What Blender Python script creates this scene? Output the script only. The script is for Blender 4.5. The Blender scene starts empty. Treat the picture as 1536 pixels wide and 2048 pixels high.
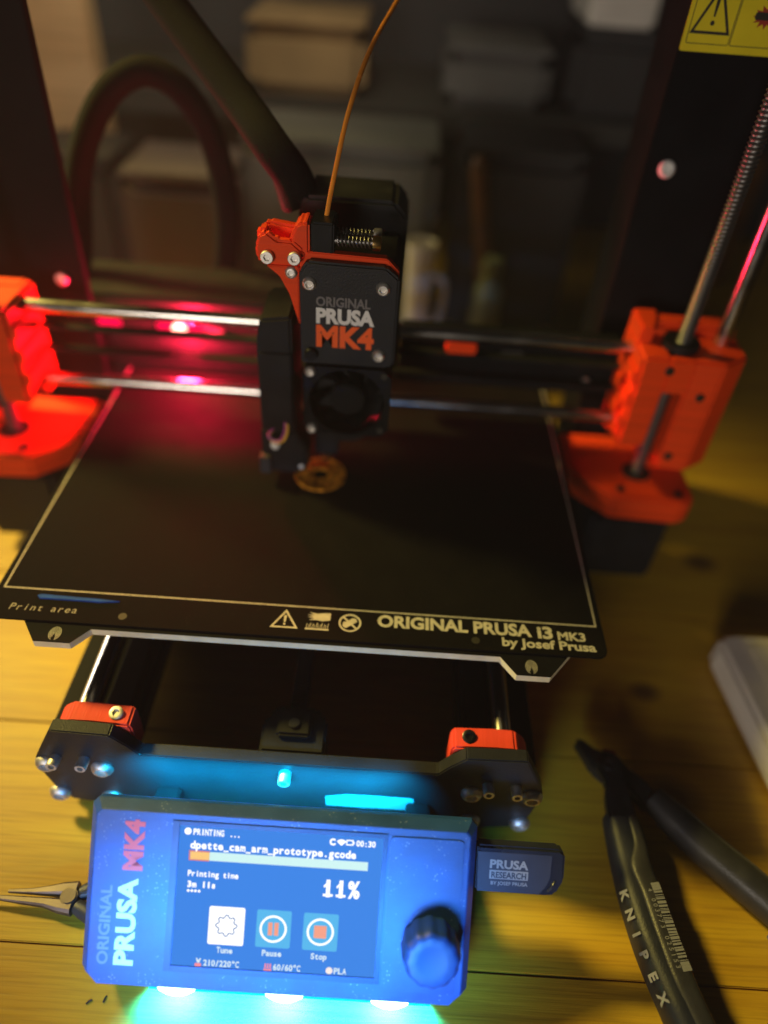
import bpy, bmesh, math, random
from mathutils import Vector, Matrix
random.seed(7)
MM = 0.001
R = math.radians
sc = bpy.context.scene
col = sc.collection

# ------------------------------------------------------------------ camera
cam_d = bpy.data.cameras.new('camera'); cam = bpy.data.objects.new('camera', cam_d); col.objects.link(cam)
sc.camera = cam
PITCH, YAW, ROLL = 0.730426746, -0.0104236302, 0.0758437108
fw = Vector((-math.sin(YAW)*math.cos(PITCH), math.cos(YAW)*math.cos(PITCH), -math.sin(PITCH)))
rt = Vector((math.cos(YAW), math.sin(YAW), 0)); up = rt.cross(fw)
rt2 = math.cos(ROLL)*rt + math.sin(ROLL)*up; up2 = -math.sin(ROLL)*rt + math.cos(ROLL)*up
m = Matrix((rt2, up2, -fw)).transposed().to_4x4()
m.translation = Vector((154.788, -201.375, 237.296))*MM
cam.matrix_world = m
cam_d.sensor_fit = 'VERTICAL'; cam_d.sensor_height = 36; cam_d.sensor_width = 27
cam_d.lens = 1461.4/2048*36
cam_d.clip_start = 0.005; cam_d.clip_end = 50
cam_d.dof.use_dof = True; cam_d.dof.focus_distance = 0.281; cam_d.dof.aperture_fstop = 2.4

# ------------------------------------------------------------------ world, lamps, exposure
w = bpy.data.worlds.new('World'); sc.world = w; w.use_nodes = True
bg = w.node_tree.nodes['Background']; bg.inputs[0].default_value = (0.75, 0.8, 0.7, 1); bg.inputs[1].default_value = 0.005
sc.view_settings.view_transform = 'Standard'; sc.view_settings.look = 'None'
sc.view_settings.exposure = 0; sc.view_settings.gamma = 1; sc.view_settings.use_curve_mapping = False
sc.render.engine = 'CYCLES'; sc.cycles.use_denoising = True
sc.cycles.sample_clamp_indirect = 4; sc.cycles.max_bounces = 6; sc.cycles.caustics_reflective = False; sc.cycles.caustics_refractive = False

def lamp(name, kind, loc, target, power, color, size=0.1, size_y=None, spot=None, blend=1.0):
    d = bpy.data.lights.new(name, kind); d.energy = power; d.color = color
    if kind == 'AREA':
        d.size = size
        if size_y: d.shape = 'RECTANGLE'; d.size_y = size_y
    else: d.shadow_soft_size = size
    if kind == 'SPOT': d.spot_size = R(spot); d.spot_blend = blend
    o = bpy.data.objects.new(name, d); col.objects.link(o)
    o.location = Vector(loc)*MM
    if target is not None:
        o.rotation_euler = (Vector(target)-Vector(loc)).to_track_quat('-Z', 'Y').to_euler()
    return o
lamp('room_lamp', 'SPOT', (-760, 480, 860), (125, 90, -84), 165, (1.0, 0.78, 0.18), 0.11, spot=23.5, blend=1.0)
lamp('front_lamp', 'SPOT', (-160, -900, 200), (200, 60, 15), 17, (1.0, 0.87, 0.74), 0.15, spot=48, blend=1.0)
lamp('added_side_fill', 'AREA', (-600, 430, 95), (60, 0, -40), 1.3, (1.0, 0.90, 0.72), 0.16)  # added unseen source, puts highlights on the rods
bgl = lamp('added_blue_fill', 'AREA', (122, -190, -12), (127, -106, -54), 0.17, (0.05, 0.38, 1.0), 0.12, 0.02)  # added out of view to tint the display unit blue
bgl.data.spread = R(66)
lamp('added_background_fill', 'SPOT', (60, 320, 430), (-30, 565, 95), 3.0, (1.0, 0.86, 0.62), 0.08, spot=100, blend=1.0)  # added unseen source that brightens the shelf and the things behind

# ------------------------------------------------------------------ materials
def mat(name, color, rough=0.5, metal=0.0, var=0.0, vscale=200.0, bump=0.0, bscale=800.0, emit=None, estr=0.0, spec=None, stretch=None, coat=0.0, trans=0.0):
    mt = bpy.data.materials.new(name); mt.use_nodes = True
    nt = mt.node_tree; b = nt.nodes['Principled BSDF']
    b.inputs['Base Color'].default_value = (*color, 1); b.inputs['Roughness'].default_value = rough; b.inputs['Metallic'].default_value = metal
    if spec is not None: b.inputs['Specular IOR Level'].default_value = spec
    if coat: b.inputs['Coat Weight'].default_value = coat
    if trans: b.inputs['Transmission Weight'].default_value = trans
    tc = nt.nodes.new('ShaderNodeTexCoord'); mp = nt.nodes.new('ShaderNodeMapping')
    nt.links.new(tc.outputs['Object'], mp.inputs[0])
    if stretch: mp.inputs['Scale'].default_value = stretch
    if var:
        n = nt.nodes.new('ShaderNodeTexNoise'); n.inputs['Scale'].default_value = vscale; n.inputs['Detail'].default_value = 5
        nt.links.new(mp.outputs[0], n.inputs['Vector'])
        r = nt.nodes.new('ShaderNodeValToRGB'); r.color_ramp.elements[0].position = 0.3; r.color_ramp.elements[1].position = 0.7
        r.color_ramp.elements[0].color = (*[max(0, c*(1-var)) for c in color], 1); r.color_ramp.elements[1].color = (*[min(1, c*(1+var)) for c in color], 1)
        nt.links.new(n.outputs['Fac'], r.inputs[0]); nt.links.new(r.outputs[0], b.inputs['Base Color'])
        mr = nt.nodes.new('ShaderNodeMapRange'); mr.inputs['To Min'].default_value = max(0.03, rough-0.12); mr.inputs['To Max'].default_value = min(1, rough+0.12)
        nt.links.new(n.outputs['Fac'], mr.inputs['Value']); nt.links.new(mr.outputs[0], b.inputs['Roughness'])
    if bump:
        n2 = nt.nodes.new('ShaderNodeTexNoise'); n2.inputs['Scale'].default_value = bscale; n2.inputs['Detail'].default_value = 4
        nt.links.new(mp.outputs[0], n2.inputs['Vector'])
        bp = nt.nodes.new('ShaderNodeBump'); bp.inputs['Strength'].default_value = bump; bp.inputs['Distance'].default_value = 0.0003
        nt.links.new(n2.outputs['Fac'], bp.inputs['Height']); nt.links.new(bp.outputs[0], b.inputs['Normal'])
    if emit:
        b.inputs['Emission Color'].default_value = (*emit, 1); b.inputs['Emission Strength'].default_value = estr
    return mt

def emission(name, color, strength=1.0):
    mt = bpy.data.materials.new(name); mt.use_nodes = True; nt = mt.node_tree
    nt.nodes.remove(nt.nodes['Principled BSDF'])
    e = nt.nodes.new('ShaderNodeEmission'); e.inputs[0].default_value = (*color, 1); e.inputs[1].default_value = strength
    nt.links.new(e.outputs[0], nt.nodes['Material Output'].inputs[0]); return mt

def wood(name, a, b_, knots=(), scale=1.0, rough=0.45):
    mt = bpy.data.materials.new(name); mt.use_nodes = True; nt = mt.node_tree; L = nt.links.new
    b = nt.nodes['Principled BSDF']; b.inputs['Roughness'].default_value = rough
    geo = nt.nodes.new('ShaderNodeNewGeometry'); oi = nt.nodes.new('ShaderNodeObjectInfo')
    off = nt.nodes.new('ShaderNodeVectorMath'); off.operation = 'MULTIPLY_ADD'
    off.inputs[1].default_value = (1, 1, 1)
    cmb = nt.nodes.new('ShaderNodeCombineXYZ'); L(oi.outputs['Random'], cmb.inputs[0]); L(oi.outputs['Random'], cmb.inputs[2])
    L(geo.outputs['Position'], off.inputs[0]); L(cmb.outputs[0], off.inputs[2])
    mp = nt.nodes.new('ShaderNodeMapping'); mp.inputs['Scale'].default_value = (2.2*scale, 38*scale, 38*scale); L(off.outputs[0], mp.inputs[0])
    n = nt.nodes.new('ShaderNodeTexNoise'); n.inputs['Scale'].default_value = 2.2; n.inputs['Detail'].default_value = 7; n.inputs['Distortion'].default_value = 0.6
    L(mp.outputs[0], n.inputs['Vector'])
    mp2 = nt.nodes.new('ShaderNodeMapping'); mp2.inputs['Scale'].default_value = (14*scale, 420*scale, 420*scale); L(off.outputs[0], mp2.inputs[0])
    n2 = nt.nodes.new('ShaderNodeTexNoise'); n2.inputs['Scale'].default_value = 2; n2.inputs['Detail'].default_value = 4; L(mp2.outputs[0], n2.inputs['Vector'])
    r = nt.nodes.new('ShaderNodeValToRGB'); r.color_ramp.elements[0].position = 0.32; r.color_ramp.elements[1].position = 0.68
    r.color_ramp.elements[0].color = (*b_, 1); r.color_ramp.elements[1].color = (*a, 1)
    L(n.outputs['Fac'], r.inputs[0])
    mx = nt.nodes.new('ShaderNodeMix'); mx.data_type = 'RGBA'; mx.blend_type = 'MULTIPLY'; mx.inputs['Factor'].default_value = 0.55
    r2 = nt.nodes.new('ShaderNodeValToRGB'); r2.color_ramp.elements[0].color = (0.55, 0.5, 0.45, 1); r2.color_ramp.elements[0].position = 0.3; r2.color_ramp.elements[1].position = 0.55; r2.color_ramp.elements[1].color = (1, 1, 1, 1)
    L(n2.outputs['Fac'], r2.inputs[0]); L(r.outputs[0], mx.inputs['A']); L(r2.outputs[0], mx.inputs['B'])
    cur = mx.outputs['Result']
    for (kx, ky, kr) in knots:
        d = nt.nodes.new('ShaderNodeVectorMath'); d.operation = 'SUBTRACT'; d.inputs[1].default_value = (kx*MM, ky*MM, -84*MM); L(geo.outputs['Position'], d.inputs[0])
        s = nt.nodes.new('ShaderNodeVectorMath'); s.operation = 'MULTIPLY'; s.inputs[1].default_value = (0.8, 1.15, 0); L(d.outputs[0], s.inputs[0])
        ln = nt.nodes.new('ShaderNodeVectorMath'); ln.operation = 'LENGTH'; L(s.outputs[0], ln.inputs[0])
        mr = nt.nodes.new('ShaderNodeMapRange'); mr.inputs['From Min'].default_value = kr*0.45*MM; mr.inputs['From Max'].default_value = kr*1.25*MM
        mr.inputs['To Min'].default_value = 0.85; mr.inputs['To Max'].default_value = 0.0; L(ln.outputs['Value'], mr.inputs['Value'])
        k = nt.nodes.new('ShaderNodeMix'); k.data_type = 'RGBA'; k.inputs['B'].default_value = (0.09, 0.035, 0.012, 1)
        L(mr.outputs[0], k.inputs['Factor']); L(cur, k.inputs['A']); cur = k.outputs['Result']
    L(cur, b.inputs['Base Color'])
    bp = nt.nodes.new('ShaderNodeBump'); bp.inputs['Strength'].default_value = 0.35; bp.inputs['Distance'].default_value = 0.0004
    L(n2.outputs['Fac'], bp.inputs['Height']); L(bp.outputs[0], b.inputs['Normal'])
    return mt

def speckled(name, color, speck, rough):
    mt = mat(name, color, rough, var=0.25, vscale=60, bump=0.5, bscale=2600)
    nt = mt.node_tree; b = nt.nodes['Principled BSDF']; L = nt.links.new
    src = b.inputs['Base Color'].links[0].from_socket
    v = nt.nodes.new('ShaderNodeTexVoronoi'); v.inputs['Scale'].default_value = 750; v.inputs['Randomness'].default_value = 1
    tc = [n for n in nt.nodes if n.type == 'TEX_COORD'][0]; L(tc.outputs['Object'], v.inputs['Vector'])
    n = nt.nodes.new('ShaderNodeTexNoise'); n.inputs['Scale'].default_value = 130; n.inputs['Detail'].default_value = 3; L(tc.outputs['Object'], n.inputs['Vector'])
    r = nt.nodes.new('ShaderNodeValToRGB'); r.color_ramp.elements[0].position = 0.10; r.color_ramp.elements[0].color = (1, 1, 1, 1); r.color_ramp.elements[1].position = 0.24; r.color_ramp.elements[1].color = (0, 0, 0, 1)
    L(v.outputs['Distance'], r.inputs[0])
    r2 = nt.nodes.new('ShaderNodeValToRGB'); r2.color_ramp.elements[0].position = 0.5; r2.color_ramp.elements[1].position = 0.62; L(n.outputs['Fac'], r2.inputs[0])
    mu = nt.nodes.new('ShaderNodeMath'); mu.operation = 'MULTIPLY'; L(r.outputs[0], mu.inputs[0]); L(r2.outputs[0], mu.inputs[1])
    mx = nt.nodes.new('ShaderNodeMix'); mx.data_type = 'RGBA'; mx.inputs['B'].default_value = (*speck, 1)
    L(mu.outputs[0], mx.inputs['Factor']); L(src, mx.inputs['A']); L(mx.outputs['Result'], b.inputs['Base Color'])
    return mt

def lowspec(m_, v):
    m_.node_tree.nodes['Principled BSDF'].inputs['Specular IOR Level'].default_value = v; return m_
M = dict(
    table=wood('pine_table', (0.63, 0.39, 0.018), (0.51, 0.28, 0.012), knots=((302, 29, 7), (300, -30, 13), (12, 5, 6), (360, 130, 9))),
    post=wood('pale_wood', (0.80, 0.55, 0.30), (0.66, 0.43, 0.22), scale=0.5),
    darkwood=wood('brown_wood', (0.22, 0.10, 0.03), (0.13, 0.06, 0.02), scale=0.5),
    black=mat('black_plastic', (0.007, 0.007, 0.008), 0.5, spec=0.3, var=0.3, vscale=90, bump=0.25, bscale=1500),
    blackgloss=mat('black_gloss_plastic', (0.005, 0.005, 0.006), 0.34, spec=0.3, var=0.2, vscale=60, bump=0.1, bscale=900),
    frame=mat('black_anodised_frame', (0.007, 0.007, 0.008), 0.45, spec=0.3, var=0.25, vscale=40, bump=0.15, bscale=1800),
    plate=mat('black_powder_coat', (0.013, 0.014, 0.017), 0.45, spec=0.35, var=0.2, vscale=50, bump=0.5, bscale=1600),
    sheet=speckled('powder_coated_sheet', (0.0050, 0.0046, 0.0042), (0.022, 0.020, 0.018), 0.75),
    bedtop=mat('black_solder_mask', (0.006, 0.006, 0.007), 0.7, spec=0.06, var=0.2, vscale=60),
    pcb_edge=mat('fibreglass_edge', (0.80, 0.74, 0.50), 0.6, var=0.12, vscale=150),
    orange=mat('orange_printed_plastic', (0.88, 0.060, 0.003), 0.55, spec=0.25, var=0.12, vscale=60, bump=0.35, bscale=260, stretch=(0.15, 0.15, 4)),
    orange2=mat('orange_red_printed_plastic', (0.90, 0.075, 0.045), 0.55, spec=0.25, var=0.12, vscale=60, bump=0.35, bscale=260, stretch=(4, 0.2, 0.2)),
    steel=mat('polished_steel', (0.62, 0.60, 0.57), 0.22, 1.0, var=0.12, vscale=60),
    screw=mat('screw_steel', (0.78, 0.75, 0.70), 0.52, 1.0, var=0.2, vscale=300),
    darkscrew=mat('black_oxide_steel', (0.10, 0.10, 0.11), 0.35, 1.0),
    brass=mat('brass', (0.65, 0.42, 0.15), 0.3, 1.0),
    lead=mat('lead_screw_steel', (0.26, 0.25, 0.24), 0.5, 1.0),
    slate_print=mat('slate_print', (0.20, 0.24, 0.30), 0.6),
    white_print=mat('white_print', (0.75, 0.74, 0.72), 0.6),
    grey_print=mat('grey_print', (0.16, 0.15, 0.15), 0.6),
    cream_print=mat('cream_print', (0.50, 0.47, 0.42), 0.65, var=0.15, vscale=300),
    dim_print=mat('faint_print', (0.30, 0.28, 0.25), 0.65, var=0.2, vscale=400),
    orange_print=mat('orange_print', (0.95, 0.12, 0.01), 0.55),
    red_print=mat('red_print', (0.90, 0.10, 0.12), 0.55),
    bezel=speckled('blue_lit_plastic', (0.016, 0.085, 0.34), (0.30, 0.38, 0.6), 0.42),  # black plastic; the blue glow over it is painted into the colour
    knob=mat('blue_lit_knob_plastic', (0.010, 0.05, 0.19), 0.5, var=0.15, vscale=60),  # same blue glow put into the colour of the knob and screen mask
    usb=mat('stick_plastic', (0.020, 0.026, 0.05), 0.30, var=0.2, vscale=80),
    usb_label=mat('stick_label', (0.035, 0.045, 0.085), 0.5, var=0.12, vscale=120),
    usb_text=mat('stick_print', (0.36, 0.36, 0.38), 0.6),
    filament=mat('amber_filament', (0.75, 0.26, 0.03), 0.25, var=0.1, vscale=200),
    ring=mat('amber_print', (0.80, 0.22, 0.015), 0.8, spec=0.12, var=0.92, vscale=300, bump=1.0, bscale=700),
    blue_plastic=mat('blue_print_line', (0.010, 0.07, 0.42), 0.6, spec=0.1, var=0.2, vscale=200),
    yellow=mat('yellow_sticker', (0.80, 0.66, 0.008), 0.5, var=0.06, vscale=60),
    ink=mat('black_ink', (0.02, 0.018, 0.012), 0.6),
    redink=mat('red_ink', (0.35, 0.03, 0.01), 0.6),
    sticker=mat('pale_sticker', (0.25, 0.34, 0.38), 0.5, var=0.08, vscale=80),
    grip=mat('tool_grip', (0.030, 0.030, 0.033), 0.42, var=0.25, vscale=90, bump=0.4, bscale=1300),
    grip_blue=mat('tool_grip_navy', (0.010, 0.013, 0.024), 0.5, var=0.2, vscale=90, bump=0.4, bscale=1300),
    tool=mat('burnished_tool_steel', (0.06, 0.06, 0.07), 0.4, 0.9, var=0.3, vscale=90),
    toolsteel=mat('bright_tool_steel', (0.17, 0.14, 0.13), 0.5, 1.0, var=0.3, vscale=120),
    tool_text=mat('tool_print', (0.24, 0.24, 0.25), 0.6),
    sleeve=mat('textile_sleeve', (0.006, 0.0065, 0.006), 0.9, spec=0.1, var=0.3, vscale=300, bump=1.0, bscale=1200),
    card=mat('cardboard', (0.30, 0.20, 0.09), 0.8, var=0.25, vscale=12, bump=0.2, bscale=200),
    greygreen=mat('grey_green_plastic', (0.115, 0.12, 0.10), 0.6, var=0.2, vscale=10),
    taupe=mat('taupe_plastic', (0.13, 0.10, 0.085), 0.6, var=0.2, vscale=10),
    grey=mat('grey_plastic', (0.13, 0.13, 0.125), 0.6, var=0.2, vscale=12),
    darkgrey=mat('dark_grey_plastic', (0.022, 0.023, 0.024), 0.6, var=0.3, vscale=12),
    white=mat('white_plastic', (0.80, 0.76, 0.69), 0.5, var=0.08, vscale=40, bump=0.1, bscale=400),
    wall=mat('dark_wall', (0.05, 0.05, 0.042), 0.9, var=0.3, vscale=4),
    shelf=mat('dark_shelf_board', (0.035, 0.035, 0.03), 0.7, var=0.2, vscale=10),
    palegreen=mat('pale_green_plastic', (0.20, 0.23, 0.14), 0.4, var=0.1, vscale=20),
    purple=mat('purple_wire', (0.35, 0.05, 0.22), 0.4), yellowwire=mat('yellow_wire', (0.80, 0.45, 0.05), 0.4),
    redpin=mat('red_cap', (0.45, 0.04, 0.02), 0.5),
    led_red=emission('red_indicator', (1.0, 0.0, 0.055), 1.6), led_hot=emission('red_indicator_core', (1.0, 0.30, 0.22), 9.0),
    led_cyan=emission('cyan_light_bar', (0.0, 0.75, 0.72), 1.3), led_white=emission('white_led', (0.72, 1.0, 1.0), 6.0),
    ui_bg=emission('screen_blue', (0.055, 0.25, 0.82), 1.0), ui_white=emission('screen_white', (1, 1, 1), 1.25),
    ui_soft=emission('screen_text', (0.75, 0.92, 1), 1.0), ui_bar=emission('screen_bar', (0.66, 0.95, 0.94), 1.0), ui_or=emission('screen_orange', (1.0, 0.62, 0.22), 1.0),
    ui_orr=emission('screen_orange_rim', (1.0, 0.22, 0.07), 0.9),
    ui_tile=emission('screen_tile', (0.11, 0.50, 0.88), 1.0), ui_red=emission('screen_red', (1.0, 0.40, 0.28), 0.95), ui_ink=emission('screen_ink', (0.10, 0.24, 0.55), 0.8), ui_pale=emission('screen_pale', (1.0, 0.88, 0.84), 1.0),
    ui_pink=emission('screen_pink', (1.0, 0.30, 0.34), 1.0),
)

lowspec(M['sheet'], 0.04); lowspec(M['frame'], 0.07)
# ------------------------------------------------------------------ object helpers
ORG = {}
def link(o, parent, origin):
    col.objects.link(o); ORG[o.name] = Vector(origin)
    if parent is not None:
        o.parent = parent; o.location = (Vector(origin)-ORG[parent.name])*MM
    else: o.location = Vector(origin)*MM
    return o
def tag(o, label=None, cat=None, group=None, kind=None):
    if label: o['label'] = label
    if cat: o['category'] = cat
    if group: o['group'] = group
    if kind: o['kind'] = kind
    return o
def empty(name, loc, label, cat, group=None):
    o = bpy.data.objects.new(name, None); o.empty_display_size = 0.01
    link(o, None, loc); return tag(o, label, cat, group)
def finish(me, ang=32):
    me.shade_smooth(); me.set_sharp_from_angle(angle=R(ang))
def obj(name, bm, material, parent=None, label=None, ang=32):
    xs = [v.co for v in bm.verts]
    lo = Vector([min(c[i] for c in xs) for i in range(3)]); hi = Vector([max(c[i] for c in xs) for i in range(3)])
    c = (lo+hi)/2
    if parent is None: c.z = lo.z
    for v in bm.verts: v.co = (v.co-c)*MM
    me = bpy.data.meshes.new(name); bm.to_mesh(me); bm.free()
    mats = material if isinstance(material, (list, tuple)) else [material]
    for mm_ in mats: me.materials.append(mm_)
    finish(me, ang)
    o = bpy.data.objects.new(name, me); link(o, parent, c)
    if label: o['label'] = label
    return o
def B(): return bmesh.new()
def bevel_all(bm, geom_edges, off, seg=2):
    if off > 0: bmesh.ops.bevel(bm, geom=geom_edges, offset=off, segments=seg, affect='EDGES', clamp_overlap=True)
def box(bm, x0, x1, y0, y1, z0, z1, bev=0.0, seg=2):
    t = bmesh.new()
    bmesh.ops.create_cube(t, size=1)
    for v in t.verts: v.co = Vector(((x0+x1)/2+v.co.x*(x1-x0), (y0+y1)/2+v.co.y*(y1-y0), (z0+z1)/2+v.co.z*(z1-z0)))
    bevel_all(t, list(t.edges), bev, seg); merge(bm, t); return bm
def merge(bm, t, mi=None):
    me = bpy.data.meshes.new('tmp'); t.to_mesh(me); t.free()
    n0 = len(bm.faces); bm.from_mesh(me); bpy.data.meshes.remove(me)
    if mi is not None:
        bm.faces.ensure_lookup_table()
        for f in bm.faces[n0:]: f.material_index = mi
def prism(bm, pts, axis, a, b, bev=0.0, seg=2):
    """pts: polygon in the two other axes (order x,y,z without axis), extruded a..b along axis"""
    t = bmesh.new()
    def P(p, h):
        if axis == 'x': return (h, p[0], p[1])
        if axis == 'y': return (p[0], h, p[1])
        return (p[0], p[1], h)
    va = [t.verts.new(P(p, a)) for p in pts]; vb = [t.verts.new(P(p, b)) for p in pts]
    t.faces.new(va); t.faces.new(vb[::-1]); n = len(pts)
    for i in range(n): t.faces.new((va[i], vb[i], vb[(i+1) % n], va[(i+1) % n]))
    bmesh.ops.recalc_face_normals(t, faces=t.faces)
    bevel_all(t, list(t.edges), bev, seg); merge(bm, t); return bm
def basis(d):
    d = Vector(d).normalized(); q = d.to_track_quat('Z', 'Y'); return q.to_matrix()
def cyl(bm, p0, p1, r0, r1=None, n=20, bev=0.0):
    r1 = r0 if r1 is None else r1
    p0, p1 = Vector(p0), Vector(p1); Bm = basis(p1-p0); t = bmesh.new()
    a = []; b = []
    for i in range(n):
        c = math.cos(2*math.pi*i/n); s = math.sin(2*math.pi*i/n)
        a.append(t.verts.new(p0+Bm @ Vector((c*r0, s*r0, 0)))); b.append(t.verts.new(p1+Bm @ Vector((c*r1, s*r1, 0))))
    fa = t.faces.new(a[::-1]); fb = t.faces.new(b)
    for i in range(n): t.faces.new((a[i], a[(i+1) % n], b[(i+1) % n], b[i]))
    if bev: bevel_all(t, list(set(list(fa.edges)+list(fb.edges))), bev, 2)
    merge(bm, t); return bm
def lathe(bm, prof, p0, d, n=20):
    """prof: (radius, height) list along direction d from p0"""
    p0 = Vector(p0); Bm = basis(d); t = bmesh.new(); rings = []
    for r, h in prof:
        rings.append([t.verts.new(p0+Bm @ Vector((r*math.cos(2*math.pi*i/n), r*math.sin(2*math.pi*i/n), h))) for i in range(n)])
    for A, C in zip(rings, rings[1:]):
        for i in range(n): t.faces.new((A[i], A[(i+1) % n], C[(i+1) % n], C[i]))
    t.faces.new(rings[0][::-1]); t.faces.new(rings[-1])
    bmesh.ops.recalc_face_normals(t, faces=t.faces); merge(bm, t); return bm
def smooth_path(pts, n=10):
    P = [Vector(p) for p in pts]; out = []
    for i in range(len(P)-1):
        p0 = P[max(i-1, 0)]; p1 = P[i]; p2 = P[i+1]; p3 = P[min(i+2, len(P)-1)]
        for k in range(n):
            t = k/n
            out.append(0.5*((2*p1)+(p2-p0)*t+(2*p0-5*p1+4*p2-p3)*t*t+(3*p1-p0-3*p2+p3)*t**3))
    out.append(P[-1]); return out
def tube(bm, pts, r, n=10, seg=10, smooth=True):
    P = smooth_path(pts, seg) if smooth else [Vector(p) for p in pts]
    rf = r if callable(r) else (lambda t: r)
    t = bmesh.new(); rings = []; N = len(P)
    ref = Vector((0, 0, 1)); prev = None
    for i, p in enumerate(P):
        d = (P[min(i+1, N-1)]-P[max(i-1, 0)]).normalized()
        if prev is None:
            x = d.orthogonal().normalized()
        else: x = (prev-d*prev.dot(d)).normalized()
        prev = x; y = d.cross(x); rr = rf(i/(N-1))
        rings.append([t.verts.new(p+x*rr*math.cos(2*math.pi*k/n)+y*rr*math.sin(2*math.pi*k/n)) for k in range(n)])
    for A, C in zip(rings, rings[1:]):
        for k in range(n): t.faces.new((A[k], A[(k+1) % n], C[(k+1) % n], C[k]))
    t.faces.new(rings[0][::-1]); t.faces.new(rings[-1]); merge(bm, t); return bm

# planes for flat print: origin, u, v, n
class Plane:
    def __init__(s, o, u, v): s.o = Vector(o); s.u = Vector(u).normalized(); s.v = Vector(v).normalized(); s.n = s.u.cross(s.v)
    def p(s, u, v, h=0.0): return s.o+s.u*u+s.v*v+s.n*h
def pface(bm, pl, pts, h0, h1):
    """filled polygon on a plane with a little thickness"""
    t = bmesh.new()
    a = [t.verts.new(pl.p(u, v, h0)) for u, v in pts]; b = [t.verts.new(pl.p(u, v, h1)) for u, v in pts]
    t.faces.new(a[::-1]); t.faces.new(b); n = len(pts)
    for i in range(n): t.faces.new((a[i], a[(i+1) % n], b[(i+1) % n], b[i]))
    bmesh.ops.recalc_face_normals(t, faces=t.faces)
    merge(bm, t); return bm
def pstrip(bm, pl, pts, wdt, h0, h1, closed=False):
    n = len(pts); L = []; Rr = []
    for i in range(n):
        if closed: a, c = Vector(pts[i-1]), Vector(pts[(i+1) % n])
        else: a, c = Vector(pts[max(i-1, 0)]), Vector(pts[min(i+1, n-1)])
        p = Vector(pts[i]); d1 = (p-a).normalized() if (p-a).length > 1e-9 else (c-p).normalized()
        d2 = (c-p).normalized() if (c-p).length > 1e-9 else d1
        nn = Vector((-(d1+d2).y, (d1+d2).x)).normalized(); n1 = Vector((-d1.y, d1.x))
        k = wdt/2/max(0.35, nn.dot(n1)); L.append(p+nn*k); Rr.append(p-nn*k)
    t = bmesh.new(); vt = [[t.verts.new(pl.p(q.x, q.y, h)) for q in S] for S in (L, Rr) for h in (h0, h1)]
    La, Lb, Ra, Rb = vt
    rng = range(n) if closed else range(n-1)
    for i in rng:
        j = (i+1) % n
        t.faces.new((Lb[i], Rb[i], Rb[j], Lb[j])); t.faces.new((La[i], La[j], Ra[j], Ra[i]))
        t.faces.new((La[i], Lb[i], Lb[j], La[j])); t.faces.new((Ra[i], Ra[j], Rb[j], Rb[i]))
    if not closed:
        for i in (0, n-1): t.faces.new((La[i], Ra[i], Rb[i], Lb[i]))
    bmesh.ops.recalc_face_normals(t, faces=t.faces); merge(bm, t); return bm
def circ(u, v, r, n=28, a0=0, a1=360): return [(u+r*math.cos(R(a0+(a1-a0)*i/n)), v+r*math.sin(R(a0+(a1-a0)*i/n))) for i in range(n+(0 if a1-a0 == 360 else 1))]
def rect(u0, u1, v0, v1, r=0.0):
    if r <= 0: return [(u0, v0), (u1, v0), (u1, v1), (u0, v1)]
    out = []
    for cu, cv, a in ((u1-r, v0+r, -90), (u1-r, v1-r, 0), (u0+r, v1-r, 90), (u0+r, v0+r, 180)):
        out += [(cu+r*math.cos(R(a+i*22.5)), cv+r*math.sin(R(a+i*22.5))) for i in range(5)]
    return out

_gl = {}
def glyphs(s, bold):
    key = (s, bold)
    if key in _gl: return _gl[key]
    c = bpy.data.curves.new('t', 'FONT'); c.body = s; c.size = 1; c.offset = bold; c.resolution_u = 3; c.fill_mode = 'BOTH'
    o = bpy.data.objects.new('t', c); col.objects.link(o)
    dg = bpy.context.evaluated_depsgraph_get(); me = bpy.data.meshes.new_from_object(o.evaluated_get(dg))
    vs = [(v.co.x, v.co.y) for v in me.vertices]; fs = [tuple(p.vertices) for p in me.polygons]
    bpy.data.objects.remove(o); bpy.data.curves.remove(c); bpy.data.meshes.remove(me)
    _gl[key] = (vs, fs); return vs, fs
CAP = None
def capheight():
    global CAP
    if CAP is None:
        v, _ = glyphs('H', 0.0); CAP = max(p[1] for p in v)
    return CAP
def put_text(bm, pl, s, u0, u1, v0, hcap, h, bold=0.02, mono=False, slant=0.0):
    """lettering with cap height hcap on baseline v0 filling u0..u1 on the plane"""
    k = hcap/capheight(); out = []
    if mono:
        cw = (u1-u0)/len(s)
        for i, ch in enumerate(s):
            if ch == ' ': continue
            vs, fs = glyphs(ch, bold); xs = [p[0] for p in vs]; wd = max(xs)-min(xs)
            kx = min(k, cw*0.92/max(wd, 1e-6)); cx = (max(xs)+min(xs))/2
            out.append(([(u0+(i+0.5)*cw+(x-cx)*kx+slant*y*k, v0+y*k) for x, y in vs], fs))
    else:
        vs, fs = glyphs(s, bold); xs = [p[0] for p in vs]; kx = (u1-u0)/(max(xs)-min(xs)); x0 = min(xs)
        out.append(([(u0+(x-x0)*kx+slant*y*k, v0+y*k) for x, y in vs], fs))
    for vs, fs in out:
        t = [bm.verts.new(pl.p(u, v, h)) for u, v in vs]
        for f in fs:
            try: bm.faces.new([t[i] for i in f])
            except ValueError: pass
    return bm

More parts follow.
